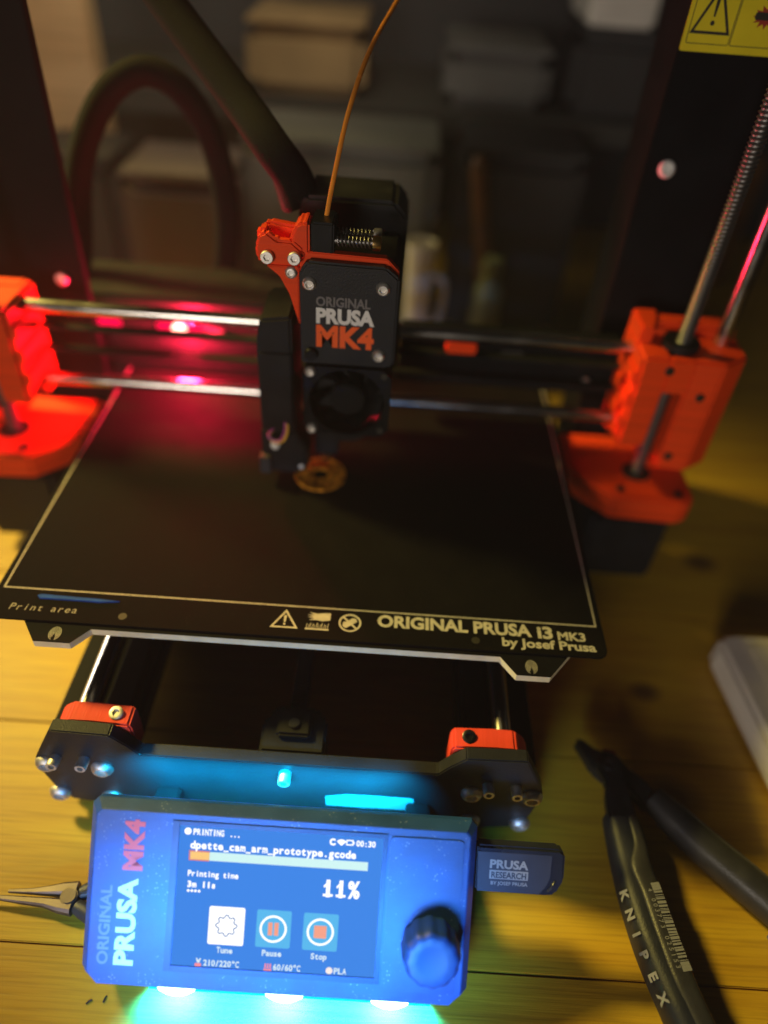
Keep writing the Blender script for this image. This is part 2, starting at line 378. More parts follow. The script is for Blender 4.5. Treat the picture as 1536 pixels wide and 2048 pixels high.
# shared screws
def screw_mesh(kind, r, hh):
    bm = B()
    rs = r*0.55
    if kind == 'button': prof = [(r, 0), (r, hh*0.25), (r*0.86, hh*0.7), (r*0.66, hh), (rs, hh), (rs*0.9, hh*0.35)]
    else: prof = [(r, 0), (r, hh*0.88), (r*0.9, hh), (rs, hh), (rs*0.9, hh*0.45)]
    t = bmesh.new(); n = 18; rings = []
    for i, (rr, h) in enumerate(prof):
        ring = []
        for k in range(n):
            a = 2*math.pi*k/n; q = rr
            if i >= len(prof)-2: q = rr*0.88/max(abs(math.cos((a % (math.pi/3))-math.pi/6)), 0.5)
            ring.append(t.verts.new((q*math.cos(a)*MM, q*math.sin(a)*MM, h*MM)))
        rings.append(ring)
    for A, C in zip(rings, rings[1:]):
        for k in range(n): t.faces.new((A[k], A[(k+1) % n], C[(k+1) % n], C[k]))
    t.faces.new(rings[-1]); t.faces.new(rings[0][::-1])
    me = bpy.data.meshes.new('screw'); t.to_mesh(me); t.free(); bm.free(); finish(me, 40); return me
_scr = {}
def screw(name, parent, p, d, kind='cap', r=2.7, hh=3.0, material=None):
    material = material or M['screw']; key = (kind, r, hh, material.name)
    if key not in _scr:
        _scr[key] = screw_mesh(kind, r, hh); _scr[key].materials.append(material)
    o = bpy.data.objects.new(name, _scr[key]); link(o, parent, p)
    o.rotation_mode = 'QUATERNION'; o.rotation_quaternion = Vector(d).to_track_quat('Z', 'Y')
    return o

TZ = -84.0
# ------------------------------------------------------------------ the setting: table and back wall
bm = box(B(), -520, 900, -260, 700, TZ-40, TZ-24.2, 2)
table = obj('table', bm, M['table']); tag(table, kind='structure')
ys = [-260, -202, -107, -12, 83, 178, 273, 368, 463, 558, 653, 700]
for a, b in zip(ys, ys[1:]):
    obj('plank', box(B(), -520, 900, a+0.3, b-0.3, TZ-24, TZ, 0.4), M['table'], table)
tag(obj('back_wall', box(B(), -900, 1300, 760, 790, -800, 340), M['wall']), kind='structure')
tag(obj('floor', box(B(), -1500, 1900, -900, 790, -830, -800), M['wall']), kind='structure')
for x, y in ((-490, -230), (870, -230), (-490, 660), (870, 660)):
    obj('leg', box(B(), x-25, x+25, y-25, y+25, -800, TZ-40.3, 2), M['table'], table)

# ------------------------------------------------------------------ the printer
PR = empty('desktop_printer', (125, 100, TZ), 'black and orange desktop 3D printer with lit blue screen, printing on its dark bed', '3d printer')
MX = lambda x: 247.0-x      # mirror about the middle of the machine

# base extrusions
def extrusion(cx):
    h = 15; s = 4.2; d = 6
    pts = [(-h, -h), (-s, -h), (-s, -h+d), (s, -h+d), (s, -h), (h, -h), (h, -s), (h-d, -s), (h-d, s), (h, s), (h, h), (s, h), (s, h-d), (-s, h-d), (-s, h), (-h, h), (-h, s), (-h+d, s), (-h+d, -s), (-h, -s)]
    return obj('extrusion', prism(B(), [(cx+a, -60.5+b) for a, b in pts], 'y', -46.2, 300, 0.5, 1), M['frame'], PR)
for cx in (37.5, 214): 
    e = extrusion(cx)
    for fy in (-30, 285): obj('rubber_foot', cyl(B(), (cx, fy, TZ), (cx, fy, -75.7), 9, 8, 20, 0.8), M['black'], e)
# smooth y rods and their orange holders
def rod(name, p0, p1, r, m_): return obj(name, cyl(B(), p0, p1, r, None, 28, 0.4), m_, PR)
for cx in (41.0, 212.0): rod('y_rod', (cx, -47, -30), (cx, 298, -30), 4, M['steel'])
def rod_holder(mir):
    f = (lambda x: 253-x) if mir else (lambda x: x)
    bm = B()
    pts = [(30.5, -45), (30.5, -33), (33, -27.5), (37, -24.2), (46, -24.0), (61.5, -25.0), (62.5, -27), (62.5, -45)]
    pts = [(f(x), z) for x, z in pts]
    prism(bm, pts, 'y', -46.0, -36.5, 0.8, 2)
    h = obj('rod_holder', bm, M['orange2'], PR)
    screw('screw', h, (f(55.5), -41.0, -24.8), (0, -0.25, 1), 'cap', 2.8, 1.4, M['darkscrew'] if mir else M['screw'])
    return h
rod_holder(False); rod_holder(True)
# front plate
pl_pts = [(33, -22), (22.5, -43), (21, -49), (25, -69), (30, -77), (44, -79.5), (209, -79.5), (222, -77), (228, -69), (231, -49), (229.5, -43), (220, -22), (196, -23), (190, -30), (186, -36), (66, -36), (62, -30), (56, -23)]
front = obj('front_plate', prism(B(), pl_pts, 'y', -52, -46.3, 0.5, 2), M['plate'], PR)
for x, z in ((26.3, -46.5), (48.8, -48), (26.2, -71), (48.5, -72.5), (201.2, -48.6), (226.2, -48.6), (225.3, -72), (203.5, -72.5)):
    screw('bolt', front, (x, -52, z), (0, -1, 0), 'button', 4.6, 2.8)
for x, z in ((31, -42), (42.6, -42), (207.0, -41.6), (218.6, -42.2)):
    screw('screw', front, (x, -52, z), (0, -1, 0.12), 'cap', 2.35, 5.0)
screw('tensioner_screw', front, (124.3, -52, -42.3), (0, -1, 0.05), 'cap', 2.6, 5.2)
P_front = Plane((0, -52, 0), (1, 0, 0), (0, 0, 1))
obj('sticker', pface(B(), P_front, [(141, -67.5), (178.5, -67.3), (178, -57.2), (163, -57.0), (150, -57.2), (141, -60.0)], 0.05, 0.2), M['sticker'], front)
# idler and belt
idl = obj('belt_idler', box(prism(B(), [(112.5, -46.2), (139.5, -46.2), (139.5, -30), (134, -24), (118, -24), (112.5, -32)], 'z', -55, -37, 1.2), 119, 133, -40, -28, -37, -33.5, 1), M['black'], PR)
cyl(bm := B(), (126, -35, -33.5), (126, -35, -32.2), 2.4, None, 16, 0.3)
obj('idler_pin', bm, M['darkscrew'], idl)
belt = B(); box(belt, 122.5, 129, -30, 290, -40.5, -39.2, 0.1, 1); box(belt, 122.5, 129, -30, 290, -52, -50.7, 0.1, 1)
for k in range(60): box(belt, 122.7, 128.8, -28+k*2.0, -27+k*2.0, -39.19, -38.6)
obj('y_belt', belt, M['black'], PR)
# heated bed
bed_pts = [(-1.5, -11), (11, -11), (22, -25.8), (36.5, -25.8), (42.5, -18.2), (208, -18.2), (214, -26.6), (227.5, -26.6), (240, -11), (251.8, -11), (251.8, 221), (-1.5, 221)]
bed_pts = [(x, y) for x, y in bed_pts]
bm = prism(B(), bed_pts, 'z', -4.4, -1.05, 0)
bm.normal_update()
for f in bm.faces: f.material_index = 1 if abs(f.normal.z) < 0.5 else 0
heatbed = obj('heated_bed', bm, [M['bedtop'], M['pcb_edge']], PR)
P_bed = Plane((0, 0, -1.05), (1, 0, 0), (0, 1, 0))
def fingerprint(cx, cy):
    bm = B()
    for k in range(6):
        a = 0.45+k*0.48
        pts = [(cx+a*0.82*math.cos(R(t))+0.06*math.sin(t), cy+a*1.12*math.sin(R(t))) for t in range(-60-k*3, 245+k*3, 15)]
        pstrip(bm, P_bed, pts, 0.27, 0.05, 0.12)
    return obj('fingerprint_mark', bm, M['dim_print'], heatbed)
fingerprint(29.2, -21.4); fingerprint(220.3, -22.2)
obj('bed_carriage', box(B(), 34, 219, 20, 180, -20, -14, 1.5), M['frame'], PR)
for x, y in ((45, 30), (208, 30), (45, 170), (208, 170), (126, 100)):
    obj('standoff', cyl(B(), (x, y, -14), (x, y, -4.5), 4, None, 12), M['steel'], PR)
for cx in (41.0, 212.0):
    for y in (60, 140): obj('linear_bearing', cyl(B(), (cx, y-12, -30), (cx, y+12, -30), 9.6, None, 20, 0.6), M['black'], PR)
# frame
fr = B()
prism(fr, [(-60, -84), (-10, -84), (-10, -60), (268, -60), (268, -84), (318, -84), (318, 300), (-60, 300)], 'y', 165, 171, 0)
fr = B()
box(fr, -60, -10, 165, 171, TZ, 240, 0.6); box(fr, 268, 318, 165, 171, TZ, 240, 0.6); box(fr, -60, 318, 165.4, 170.6, 240.3, 300, 0.6); box(fr, -10.2, 268.2, 165.4, 170.6, TZ+0.5, -60, 0.6)
frame = obj('portal_frame', fr, M['frame'], PR)
screw('screw', frame, (278, 165, 136), (0, -1, 0.3), 'button', 4.2, 2.6, M['white_print'])
screw('screw', frame, (-22, 165, 60), (0, -1, 0.3), 'button', 3.6, 2.4)
# yellow warning label on the frame
P_fr = Plane((0, 165, 0), (1, 0, 0), (0, 0, 1))
lab = obj('warning_label', pface(B(), P_fr, rect(268.3, 317, 183, 214, 1.2), 0.05, 0.25), M['yellow'], frame)
bm = B()
pstrip(bm, P_fr, rect(270.2, 288.0, 186, 212.5, 0.8), 0.3, 0.3, 0.36, True); pstrip(bm, P_fr, rect(288.6, 315, 186, 212.5, 0.8), 0.3, 0.3, 0.36, True)
pstrip(bm, P_fr, [(271.4, 190.0), (286.6, 190.0), (279.0, 206.5)], 1.1, 0.3, 0.4, True)
pface(bm, P_fr, [(278.2, 203.0), (279.8, 203.0), (279.4, 195.6), (278.6, 195.6)], 0.3, 0.4); pface(bm, P_fr, circ(279, 193.4, 0.9, 12), 0.3, 0.4)
obj('warning_triangle', bm, M['ink'], lab)
pts = []
for k in range(24):
    rr = 4.4 if k % 2 == 0 else 2.6
    pts.append((300.5+1.35*rr*math.cos(R(k*15)), 196.8+rr*math.sin(R(k*15))))
bm = B(); t = pts; pface(bm, P_fr, pts, 0.3, 0.4)
obj('burst_symbol', bm, M['redink'], lab)
obj('hand_symbol', pface(B(), P_fr, rect(295.5, 304, 195.6, 198.3, 0.8), 0.42, 0.5), M['ink'], lab)

# z axis: bottoms with motors, lead screws, smooth rods, x ends
def z_side(mir):
    f = MX if mir else (lambda x: x)
    rev = (lambda p: p[::-1]) if mir else (lambda p: p)
    base = [(258, 158), (258, 128), (263, 118), (281, 101), (318, 99), (325, 104), (325, 158)]
    bm = prism(B(), [(f(x), y) for x, y in base], 'z', -27, -11, 1.6, 3)
    box(bm, *sorted((f(300), f(324))), 128, 156, -11, -6.5, 1.5)
    zb = obj('z_motor_mount', bm, M['orange'], PR)
    obj('screw_hole', cyl(B(), (f(297), 124, -10.95), (f(297), 124, -10.5), 8, 8, 24), M['ink'], zb)
    for x, y in ((285, 108), (316, 106)): screw('screw', zb, (f(x), y, -11), (0, 0, 1), 'cap', 2.3, 1.0, M['darkscrew'])
    mo = obj('z_motor', box(B(), *sorted((f(274), f(318))), 104, 146, -76, -27.3, 3), M['black'], PR)
    lead = B(); cyl(lead, (f(297), 124, -60), (f(297), 124, 300), 2.9, None, 16)
    for k in range(170):
        z = -24+k*1.9
        tube(lead, [(f(297)+3.2*math.cos(a), 124+3.2*math.sin(a), z+1.9*a/6.283) for a in [j*6.283/10 for j in range(11)]], 0.55, 4, 1, False)
    obj('lead_screw', lead, M['lead'], PR)
    rod('z_rod', (f(320), 134, -20), (f(320), 134, 296), 4, M['steel'])
    # x end
    bm = B()
    box(bm, *sorted((f(276.5), f(291.5))), 113, 150, 13, 66, 1.8, 3)
    for z in (24, 37, 50): box(bm, *sorted((f(274.6), f(277.5))), 114.5, 140, z, z+7, 1.0)
    prism(bm, [(f(x), y) for x, y in [(301.5, 150), (301.5, 113), (316, 111), (329.5, 121), (329.5, 150)]], 'z', 1, 66, 1.2, 2)
    box(bm, *sorted((f(290), f(303))), 112.6, 118, 47, 65.8, 1.0)
    box(bm, *sorted((f(278), f(328))), 138, 151, 4, 66.5 if mir else 72, 2.5)
    if not mir: prism(bm, [(f(x), y) for x, y in [(277, 150), (277, 128), (283, 128), (287, 138), (289, 150)]], 'z', 60, 74, 1.0)
    xe = obj('x_end', bm, M['orange'], PR)
    for (x, z, yy) in ((309.5, 47, 111.6), (305.5, 10, 112.2), (290.5, 60, 112.4)): screw('screw', xe, (f(x), yy, z), (0, -1, 0), 'cap', 2.2, 0.8, M['darkscrew'])
    obj('lead_nut', cyl(B(), (f(297), 126, 66.2), (f(297), 126, 70), 9, None, 24, 0.4), M['black'], xe)
    return xe
z_side(False); z_side(True)
# x rods, belt and their clip
for z in (17.5, 59.2): rod('x_rod', (-30, 135, z), (282, 135, z), 3.6, M['steel'])
bm = B(); box(bm, -28, 279, 139, 145, 44, 45.3); box(bm, -28, 279, 139, 145, 31, 32.3)
obj('x_belt', bm, M['black'], PR)
cl = obj('belt_clip', box(B(), 184, 200, 139, 146, 46, 52.5, 1), M['orange'], PR)
obj('x_cable_channel', box(B(), 160, 278, 148, 160, 22, 54, 1.5), M['frame'], PR)
obj('sensor_tip', box(B(), 214, 226, 146, 147.9, 42, 45.5, 0.5), M['grey'], PR)
screw('screw', PR, (262, 146.0, 31), (0, -1, 0.2), 'button', 2.6, 1.8)

# electronics case behind the frame with its red indicator windows
bm = box(B(), -58, 108, 178, 225, -84+8, 46, 2.5)
case = obj('electronics_case', bm, M['black'], PR)
for z in (15, 5, -5): obj('rib', box(B(), -50, 100, 176.6, 178.2, z, z+1.2, 0.3), M['black'], case)
obj('case_foot', box(B(), -50, 100, 185, 215, TZ, -76, 1), M['black'], case)
obj('indicator_window', box(B(), -18, 0, 176.8, 178.4, 23.5, 32, 0.8), M['led_red'], case)
obj('indicator_window', box(B(), 20.5, 46.5, 176.8, 178.4, 23.5, 32, 0.8), M['led_red'], case)
obj('indicator_core', cyl(B(), (33.5, 176.8, 28.4), (33.5, 175.8, 28.4), 4.2, 3.4, 20, 0.3), M['led_hot'], case)
obj('connector', box(B(), 52, 59, 175.5, 178.2, 25.5, 30.5, 0.4), M['grey'], case)
lamp('red_indicator_lamp', 'POINT', (38, 172.5, 28.5), None, 2.2, (1.0, 0.01, 0.05), 0.006)

obj('power_supply', box(B(), 274, 318, 174, 226, TZ+0.5, 236, 2.5), M['frame'], PR)
# extruder
EX_pts = [(117, 72), (117, 113), (120.2, 117.6), (151.5, 117.0), (157, 112.5), (157, 74), (154, 72)]
bm = box(B(), 117.6, 156.4, 85, 118, 44, 115.5, 1.5)
EX = obj('extruder', bm, M['black'], PR)
backbx = obj('back_cover', prism(B(), [(111.5, 46), (111.5, 122), (114.5, 128), (153, 128), (159, 121.5), (159, 46)], 'y', 118.2, 148, 1.6), M['black'], EX)
obj('gear_plate', prism(B(), [(116.6, 72), (116.6, 114.5), (120.0, 119.6), (151.5, 118.8), (156.7, 113.6), (156.7, 74)], 'y', 80.4, 84.8, 0.4), M['orange'], EX)
face = obj('face_plate', prism(B(), EX_pts, 'y', 76, 80.2, 0.9, 2), M['plate'], EX)
P_face = Plane((0, 76, 0), (1, 0, 0), (0, 0, 1))
def letters(name, pl, parent, material, *specs, h=0.12):
    bm = B()
    for s in specs: put_text(bm, pl, *s[:5], h, **(s[5] if len(s) > 5 else {}))
    bmesh.ops.recalc_face_normals(bm, faces=bm.faces)
    return obj(name, bm, material, parent)
letters('lettering', P_face, EX, M['grey_print'], ('ORIGINAL', 123.6, 145.9, 99.3, 3.9, dict(bold=0.03)))
letters('lettering', P_face, EX, M['white_print'], ('PRUSA', 123.6, 147.8, 91.9, 6.1, dict(bold=0.05)))
letters('lettering', P_face, EX, M['orange_print'], ('MK4', 123.6, 147.9, 81.2, 9.0, dict(bold=0.045)))
for x, z in ((121.0, 108.6), (150.6, 108.4), (150.3, 78.2)): screw('screw', EX, (x, 76, z), (0, -1, 0), 'button', 2.9, 1.9)
obj('adjuster_knob', cyl(B(), (121.5, 76, 77.2), (121.5, 73.5, 77.2), 3.1, 2.6, 18, 0.3), M['blackgloss'], EX)
# cooling fan in front
def fan_frame():
    bm = bmesh.new(); cx, cz, hw, hh, r = 137.2, 53.8, 19.4, 17.6, 16.8
    n = 48; outer = []; inner = []
    for i in range(n):
        a = 2*math.pi*i/n; c, s = math.cos(a), math.sin(a)
        k = 1/max(abs(c), abs(s)); px_, pz_ = c*k, s*k
        d = math.hypot(px_, pz_); lim = 1.27
        if d > lim: px_, pz_ = px_*lim/d, pz_*lim/d
        outer.append((cx+px_*hw, cz+pz_*hh)); inner.append((cx+c*r, cz+s*r))
    V = {}
    for nm, pts in (('o', outer), ('i', inner)):
        for y in (75.0, 85.0): V[nm, y] = [bm.verts.new((x, y, z)) for x, z in pts]
    for i in range(n):
        j = (i+1) % n
        bm.faces.new((V['o', 75.][i], V['o', 75.][j], V['i', 75.][j], V['i', 75.][i])); bm.faces.new((V['o', 85.][i], V['i', 85.][i], V['i', 85.][j], V['o', 85.][j]))
        bm.faces.new((V['o', 75.][i], V['o', 85.][i], V['o', 85.][j], V['o', 75.][j])); bm.faces.new((V['i', 75.][i], V['i', 75.][j], V['i', 85.][j], V['i', 85.][i]))
    bmesh.ops.recalc_face_normals(bm, faces=bm.faces); return bm
obj('cooling_fan', fan_frame(), M['blackgloss'], EX)
obj('fan_hub', cyl(B(), (137.2, 77, 53.8), (137.2, 84, 53.8), 8, None, 28, 0.8), M['blackgloss'], EX)
for k in range(7):
    bm = B(); t = bmesh.new(); a0 = 2*math.pi*k/7; grid = []
    for i in range(5):
        rr = 8+i*2.05; row = []
        for j in range(4):
            a = a0+0.10*i+j*0.19; row.append(t.verts.new((137.2+rr*math.cos(a), 78+j*1.7, 53.8+rr*math.sin(a))))
        grid.append(row)
    for i in range(4):
        for j in range(3): t.faces.new((grid[i][j], grid[i+1][j], grid[i+1][j+1], grid[i][j+1]))
    bmesh.ops.solidify(t, geom=list(t.faces), thickness=0.6); merge(bm, t)
    obj('fan_blade', bm, M['blackgloss'], EX)
for x, z in ((121.0, 68.9), (121.4, 38.9)): screw('screw', EX, (x, 75, z), (0, -1, 0), 'button', 2.6, 1.7)
for x, z in ((153.3, 68.5), (152.9, 39.6)): obj('fan_hole', cyl(B(), (x, 75.2, z), (x, 74.9, z), 1.7, 1.5, 14), M['ink'], EX)
obj('heat_break', prism(B(), [(120, 35.8), (120, 28), (126, 22), (140, 22), (150, 28), (152, 35.8)], 'y', 88, 114, 1.2), M['black'], EX)
lathe(bm := B(), [(3, 0), (3, 2), (1.0, 5.0), (0.4, 5.1)], (126, 99.5, 6.4), (0, 0, -1), 16)
obj('nozzle', bm, M['brass'], EX)
obj('nozzle_sock', box(B(), 120, 132, 97, 111, 6.5, 21.8, 1.0), M['black'], EX)
# part cooling blower at the left
bm = B(); prism(bm, [(97, 31), (97, 78), (99, 89), (112.5, 91), (113, 31)], 'y', 80, 112, 1.2)
box(bm, 98.5, 112, 78.6, 80.2, 34, 74, 0.5)
obj('part_fan', bm, M['black'], EX)
obj('fan_duct', prism(B(), [(96, 6), (96, 30.8), (112, 30.8), (118, 20), (118, 8), (112, 5)], 'y', 82, 106, 1.0), M['black'], EX)
obj('fan_plug', box(B(), 95.2, 100.5, 78.8, 84.5, 6.5, 16.5, 0.6), M['darkgrey'], EX)
obj('wire_terminal', lathe(B(), [(2.0, 0), (2.2, 0.8), (1.2, 1.6)], (102.8, 81.7, 22.5), (0, -1, 0.5), 14), M['white_print'], EX)
obj('wire_terminal', lathe(B(), [(1.2, 0), (1.2, 0.6), (0.7, 1.0)], (115.2, 81.8, 10.2), (0, -1, 0.3), 12), M['white_print'], EX)
obj('fan_wire', tube(B(), [(109.2, 79.5, 38), (109.6, 77.5, 34), (107.5, 76.5, 29), (103.5, 76.6, 27.5), (101, 78, 30), (102.5, 80.5, 33)], 0.62, 8), M['yellowwire'], EX)
obj('fan_wire', tube(B(), [(108.2, 79.8, 40), (108.4, 77.6, 34.5), (106.5, 76.2, 30), (103.8, 76.4, 28.7), (100.6, 77.4, 31), (103.5, 80.8, 34.4)], 0.62, 8), M['purple'], EX)
# idler lever, orange, at the upper left
bm = B()
prism(bm, [(99.6, 116), (99.3, 121), (101.0, 125.5), (104, 127.0), (108, 124.0), (114, 123.6), (118.4, 120), (118.4, 116.5), (114.5, 113.2), (101, 114.0)], 'y', 79, 83.5, 1.1)
prism(bm, [(99.8, 117), (99.5, 122), (101.5, 126), (104, 127.2), (118.4, 125.5), (118.4, 118), (103, 115)], 'y', 89, 94, 1.1)
box(bm, 99.6, 104.5, 83, 90, 117, 126.4, 1.4)
prism(bm, [(112.2, 117), (112.0, 122), (115.5, 129.5), (117.8, 130.8), (120.6, 130.5), (120.6, 117)], 'y', 81, 93, 1.0)
box(bm, 107.5, 112.5, 83.2, 90, 117.5, 120.5, 0.8)
idler = obj('idler_lever', bm, M['orange'], EX)
obj('lever_arm', prism(B(), [(103.5, 113.6), (116.4, 113.8), (116.4, 88.5), (112.5, 102), (108.6, 109.5)], 'y', 78.6, 81.8, 0.4), M['orange'], EX)
for x, z, kd in ((104.2, 117.4, 'cap'), (114.9, 117.6, 'cap'), (113.4, 111.3, 'button')): screw('screw', EX, (x, 78.9, z), (0, -1, 0.05), kd, 2.6, 2.4 if kd == 'cap' else 1.4)
obj('filament_guide', box(B(), 121.2, 130.2, 81, 96, 117.8, 131, 0.8), M['blackgloss'], EX)
for y in (83.5, 91.5):
    bm = B(); cyl(bm, (130, y, 123.6), (146.0, y, 123.6), 1.1, None, 10)
    tube(bm, [(131+k*0.15, y+1.9*math.cos(k*0.62), 123.6+1.9*math.sin(k*0.62)) for k in range(95)], 0.36, 6, 1, False)
    sp = obj('tension_spring', bm, M['lead'], EX)
    screw('screw', EX, (145.4, y, 123.6), (1, 0, 0), 'cap', 2.9, 3.2, M['brass'] if y < 90 else M['screw'])
obj('cable_relief', cyl(B(), (112, 130, 120), (106, 134, 133), 9.5, 8.5, 20, 0.8), M['black'], EX)
obj('cable_sleeve', tube(B(), [(113, 128, 120), (108, 131, 131), (99, 137, 140), (79, 160, 155), (44, 190, 184), (16, 206, 214), (-10, 215, 262)], 8.3, 16), M['sleeve'], PR)
obj('cable_loop', tube(B(), [(40, 222, -20), (46, 230, 20), (54, 230, 70), (51, 230, 111), (38, 230, 137), (20, 230, 147), (3, 225, 141), (-11, 220, 124), (-22, 214, 98), (-28, 208, 60), (-30, 200, 44)], 7.4, 14), M['sleeve'], PR)

# ------------------------------------------------------------------ display unit
ct, st = math.cos(R(48)), math.sin(R(48))
P = Plane((128.2, -102.2, -45.0), (1, 0, 0), (0, ct, st))
def loft(bm, sections):
    t = bmesh.new(); rings = [[t.verts.new(P.p(u, v, h)) for u, v in pts] for pts, h in sections]
    n = len(rings[0])
    for A, C in zip(rings, rings[1:]):
        for i in range(n): t.faces.new((A[i], A[(i+1) % n], C[(i+1) % n], C[i]))
    t.faces.new(rings[0][::-1]); t.faces.new(rings[-1])
    bmesh.ops.recalc_face_normals(t, faces=t.faces); merge(bm, t); return bm
def oct_(u0, u1, v0, v1, c): return [(u0+c, v0), (u1-c, v0), (u1, v0+c), (u1, v1-c*0.4), (u1-c*0.4, v1), (u0+c*0.4, v1), (u0, v1-c*0.4), (u0, v0+c)]
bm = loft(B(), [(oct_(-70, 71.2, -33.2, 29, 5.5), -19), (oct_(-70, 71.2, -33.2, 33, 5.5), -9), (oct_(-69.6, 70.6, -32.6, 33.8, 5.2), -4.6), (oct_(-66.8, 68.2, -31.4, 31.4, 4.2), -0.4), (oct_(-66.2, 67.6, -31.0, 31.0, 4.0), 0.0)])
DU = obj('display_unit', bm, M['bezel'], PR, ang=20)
# the raised mask around the screen and the knob field
bm = B(); fr_w = rect(-39, 37.6, -25, 28.6, 0.6)
pface(bm, P, [(-39, -25), (-36.6, -25), (-36.6, 28.8), (-39, 28.8)], 0.05, 0.45); pface(bm, P, [(36.7, -25), (38.2, -25), (38.2, 28.8), (36.7, 28.8)], 0.05, 0.45)
pface(bm, P, [(-36.5, 27.3), (36.6, 27.3), (36.6, 28.8), (-36.5, 28.8)], 0.05, 0.45); pface(bm, P, [(-36.5, -25), (36.6, -25), (36.6, -22.9), (-36.5, -22.9)], 0.05, 0.45)
obj('screen_mask', bm, M['knob'], DU)
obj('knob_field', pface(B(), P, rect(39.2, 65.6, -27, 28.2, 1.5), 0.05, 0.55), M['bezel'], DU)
scr = obj('screen', pface(B(), P, rect(-36.45, 36.6, -22.8, 27.2), 0.03, 0.1), M['ui_bg'], DU)
H1 = 0.16
def ui(name, material, *specs, h=H1): return letters(name, P, DU, material, *specs, h=h)
def uishape(name, material, fn):
    bm = B(); fn(bm); return obj(name, bm, material, DU)
ui('screen_text', M['ui_white'], ('PRINTING', -31.6, -20.5, 24.2, 2.1, dict(mono=True, bold=0.03)), ('...', -18.6, -14.6, 24.2, 2.1, dict(mono=True, bold=0.03)))
uishape('screen_icon', M['ui_white'], lambda b: pface(b, P, circ(-33.5, 25.3, 1.25, 20), 0.12, H1))
ui('screen_text', M['ui_white'], ('dpette_cam_arm_prototype.gcode', -32.4, 27.2, 19.3, 2.6, dict(mono=True, bold=0.035)))
uishape('progress_bar', M['ui_bar'], lambda b: pface(b, P, rect(-25.2, 31.6, 15.2, 18.3), 0.12, H1))
uishape('progress_fill', M['ui_or'], lambda b: pface(b, P, rect(-32.1, -25.25, 15.4, 18.1), 0.12, H1))
uishape('progress_rim', M['ui_orr'], lambda b: pstrip(b, P, [(-25.3, 18.35), (-32.4, 18.35), (-32.4, 15.15), (-25.3, 15.15)], 0.35, 0.12, 0.15))
def status(b):
    pstrip(b, P, circ(18.6, 24.8, 0.95, 16, 40, 330), 0.62, 0.12, H1)
    pface(b, P, [(21.6, 23.6)]+circ(21.6, 23.7, 2.2, 8, 40, 140), 0.12, H1)
    pstrip(b, P, rect(23.5, 25.7, 24.1, 25.7), 0.4, 0.12, H1, True); pface(b, P, rect(25.9, 26.3, 24.5, 25.3), 0.12, H1)
uishape('status_icons', M['ui_white'], status)
ui('screen_text', M['ui_white'], ('00:30', 26.9, 33.9, 23.8, 2.0, dict(mono=True, bold=0.03)))
ui('screen_text', M['ui_white'], ('Printing time', -32.6, -14.4, 9.4, 2.0, dict(mono=True, bold=0.03)), ('3m 11s', -32.6, -22.2, 5.5, 2.0, dict(mono=True, bold=0.05)))
uishape('screen_dots', M['ui_white'], lambda b: [pface(b, P, circ(-32+k*1.3, 4.1, 0.48, 10), 0.12, H1) for k in range(4)])
ui('screen_text', M['ui_white'], ('11%', 15.6, 29.5, 5.2, 5.7, dict(mono=True, bold=0.035)))
uishape('digit_feet', M['ui_white'], lambda b: [(pface(b, P, rect(c-1.75, c+1.75, 5.2, 6.05), 0.12, H1), pface(b, P, [(c-1.7, 8.9), (c-1.5, 8.2), (c, 9.5), (c, 10.7)], 0.12, H1)) for c in (17.95, 22.55)])
uishape('button_tile', M['ui_white'], lambda b: pface(b, P, rect(-23.9, -11.1, -14.5, -0.9, 0.7), 0.12, H1))
uishape('button_tile', M['ui_tile'], lambda b: pface(b, P, rect(-6.8, 5.6, -14.4, -1.0, 0.7), 0.12, H1))
uishape('button_tile', M['ui_tile'], lambda b: pface(b, P, rect(10.0, 22.5, -14.4, -1.1, 0.7), 0.12, H1))
def gear(b):
    pts = []
    for k in range(64):
        a = 360*k/64; rr = 3.35+0.42*math.tanh(3*math.cos(R(a*8)))
        pts.append((-17.5+rr*math.cos(R(a)), -7.6+rr*math.sin(R(a))))
    pstrip(b, P, pts, 0.38, 0.18, 0.24, True)
uishape('gear_icon', M['ui_ink'], gear)
uishape('gear_hub', M['ui_pale'], lambda b: pstrip(b, P, circ(-17.5, -7.6, 1.25, 20), 0.4, 0.18, 0.24, True))
for cx in (-0.7, 16.2): uishape('button_ring', M['ui_white'], lambda b, cx=cx: pstrip(b, P, circ(cx, -7.7, 4.5, 36), 0.75, 0.18, 0.24, True))
uishape('pause_icon', M['ui_red'], lambda b: (pface(b, P, rect(-2.55, -1.0, -10.0, -5.4), 0.18, 0.24), pface(b, P, rect(-0.35, 1.2, -10.0, -5.4), 0.18, 0.24)))
uishape('stop_icon', M['ui_red'], lambda b: pface(b, P, rect(13.9, 18.4, -9.95, -5.45, 0.3), 0.18, 0.24))
ui('screen_text', M['ui_soft'], ('Tune', -20.5, -14.7, -17.4, 2.0, dict(mono=True, bold=0.03)), ('Pause', -4.2, 2.8, -17.4, 2.0, dict(mono=True, bold=0.03)), ('Stop', 13.3, 19.1, -17.5, 2.0, dict(mono=True, bold=0.03)))
ui('screen_text', M['ui_soft'], ('210/220\u00b0C', -24.9, -12.0, -22.3, 2.05, dict(mono=True, bold=0.03)), ('60/60\u00b0C', 0.1, 10.0, -22.3, 2.05, dict(mono=True, bold=0.03)), ('PLA', 21.9, 26.5, -22.3, 2.05, dict(mono=True, bold=0.03)))
uishape('nozzle_icon', M['ui_soft'], lambda b: pface(b, P, [(-27.6, -19.8), (-27.0, -21.4), (-26.3, -21.4), (-25.7, -19.8), (-26.2, -19.8), (-26.6, -20.7), (-27.1, -19.8)], 0.12, H1))
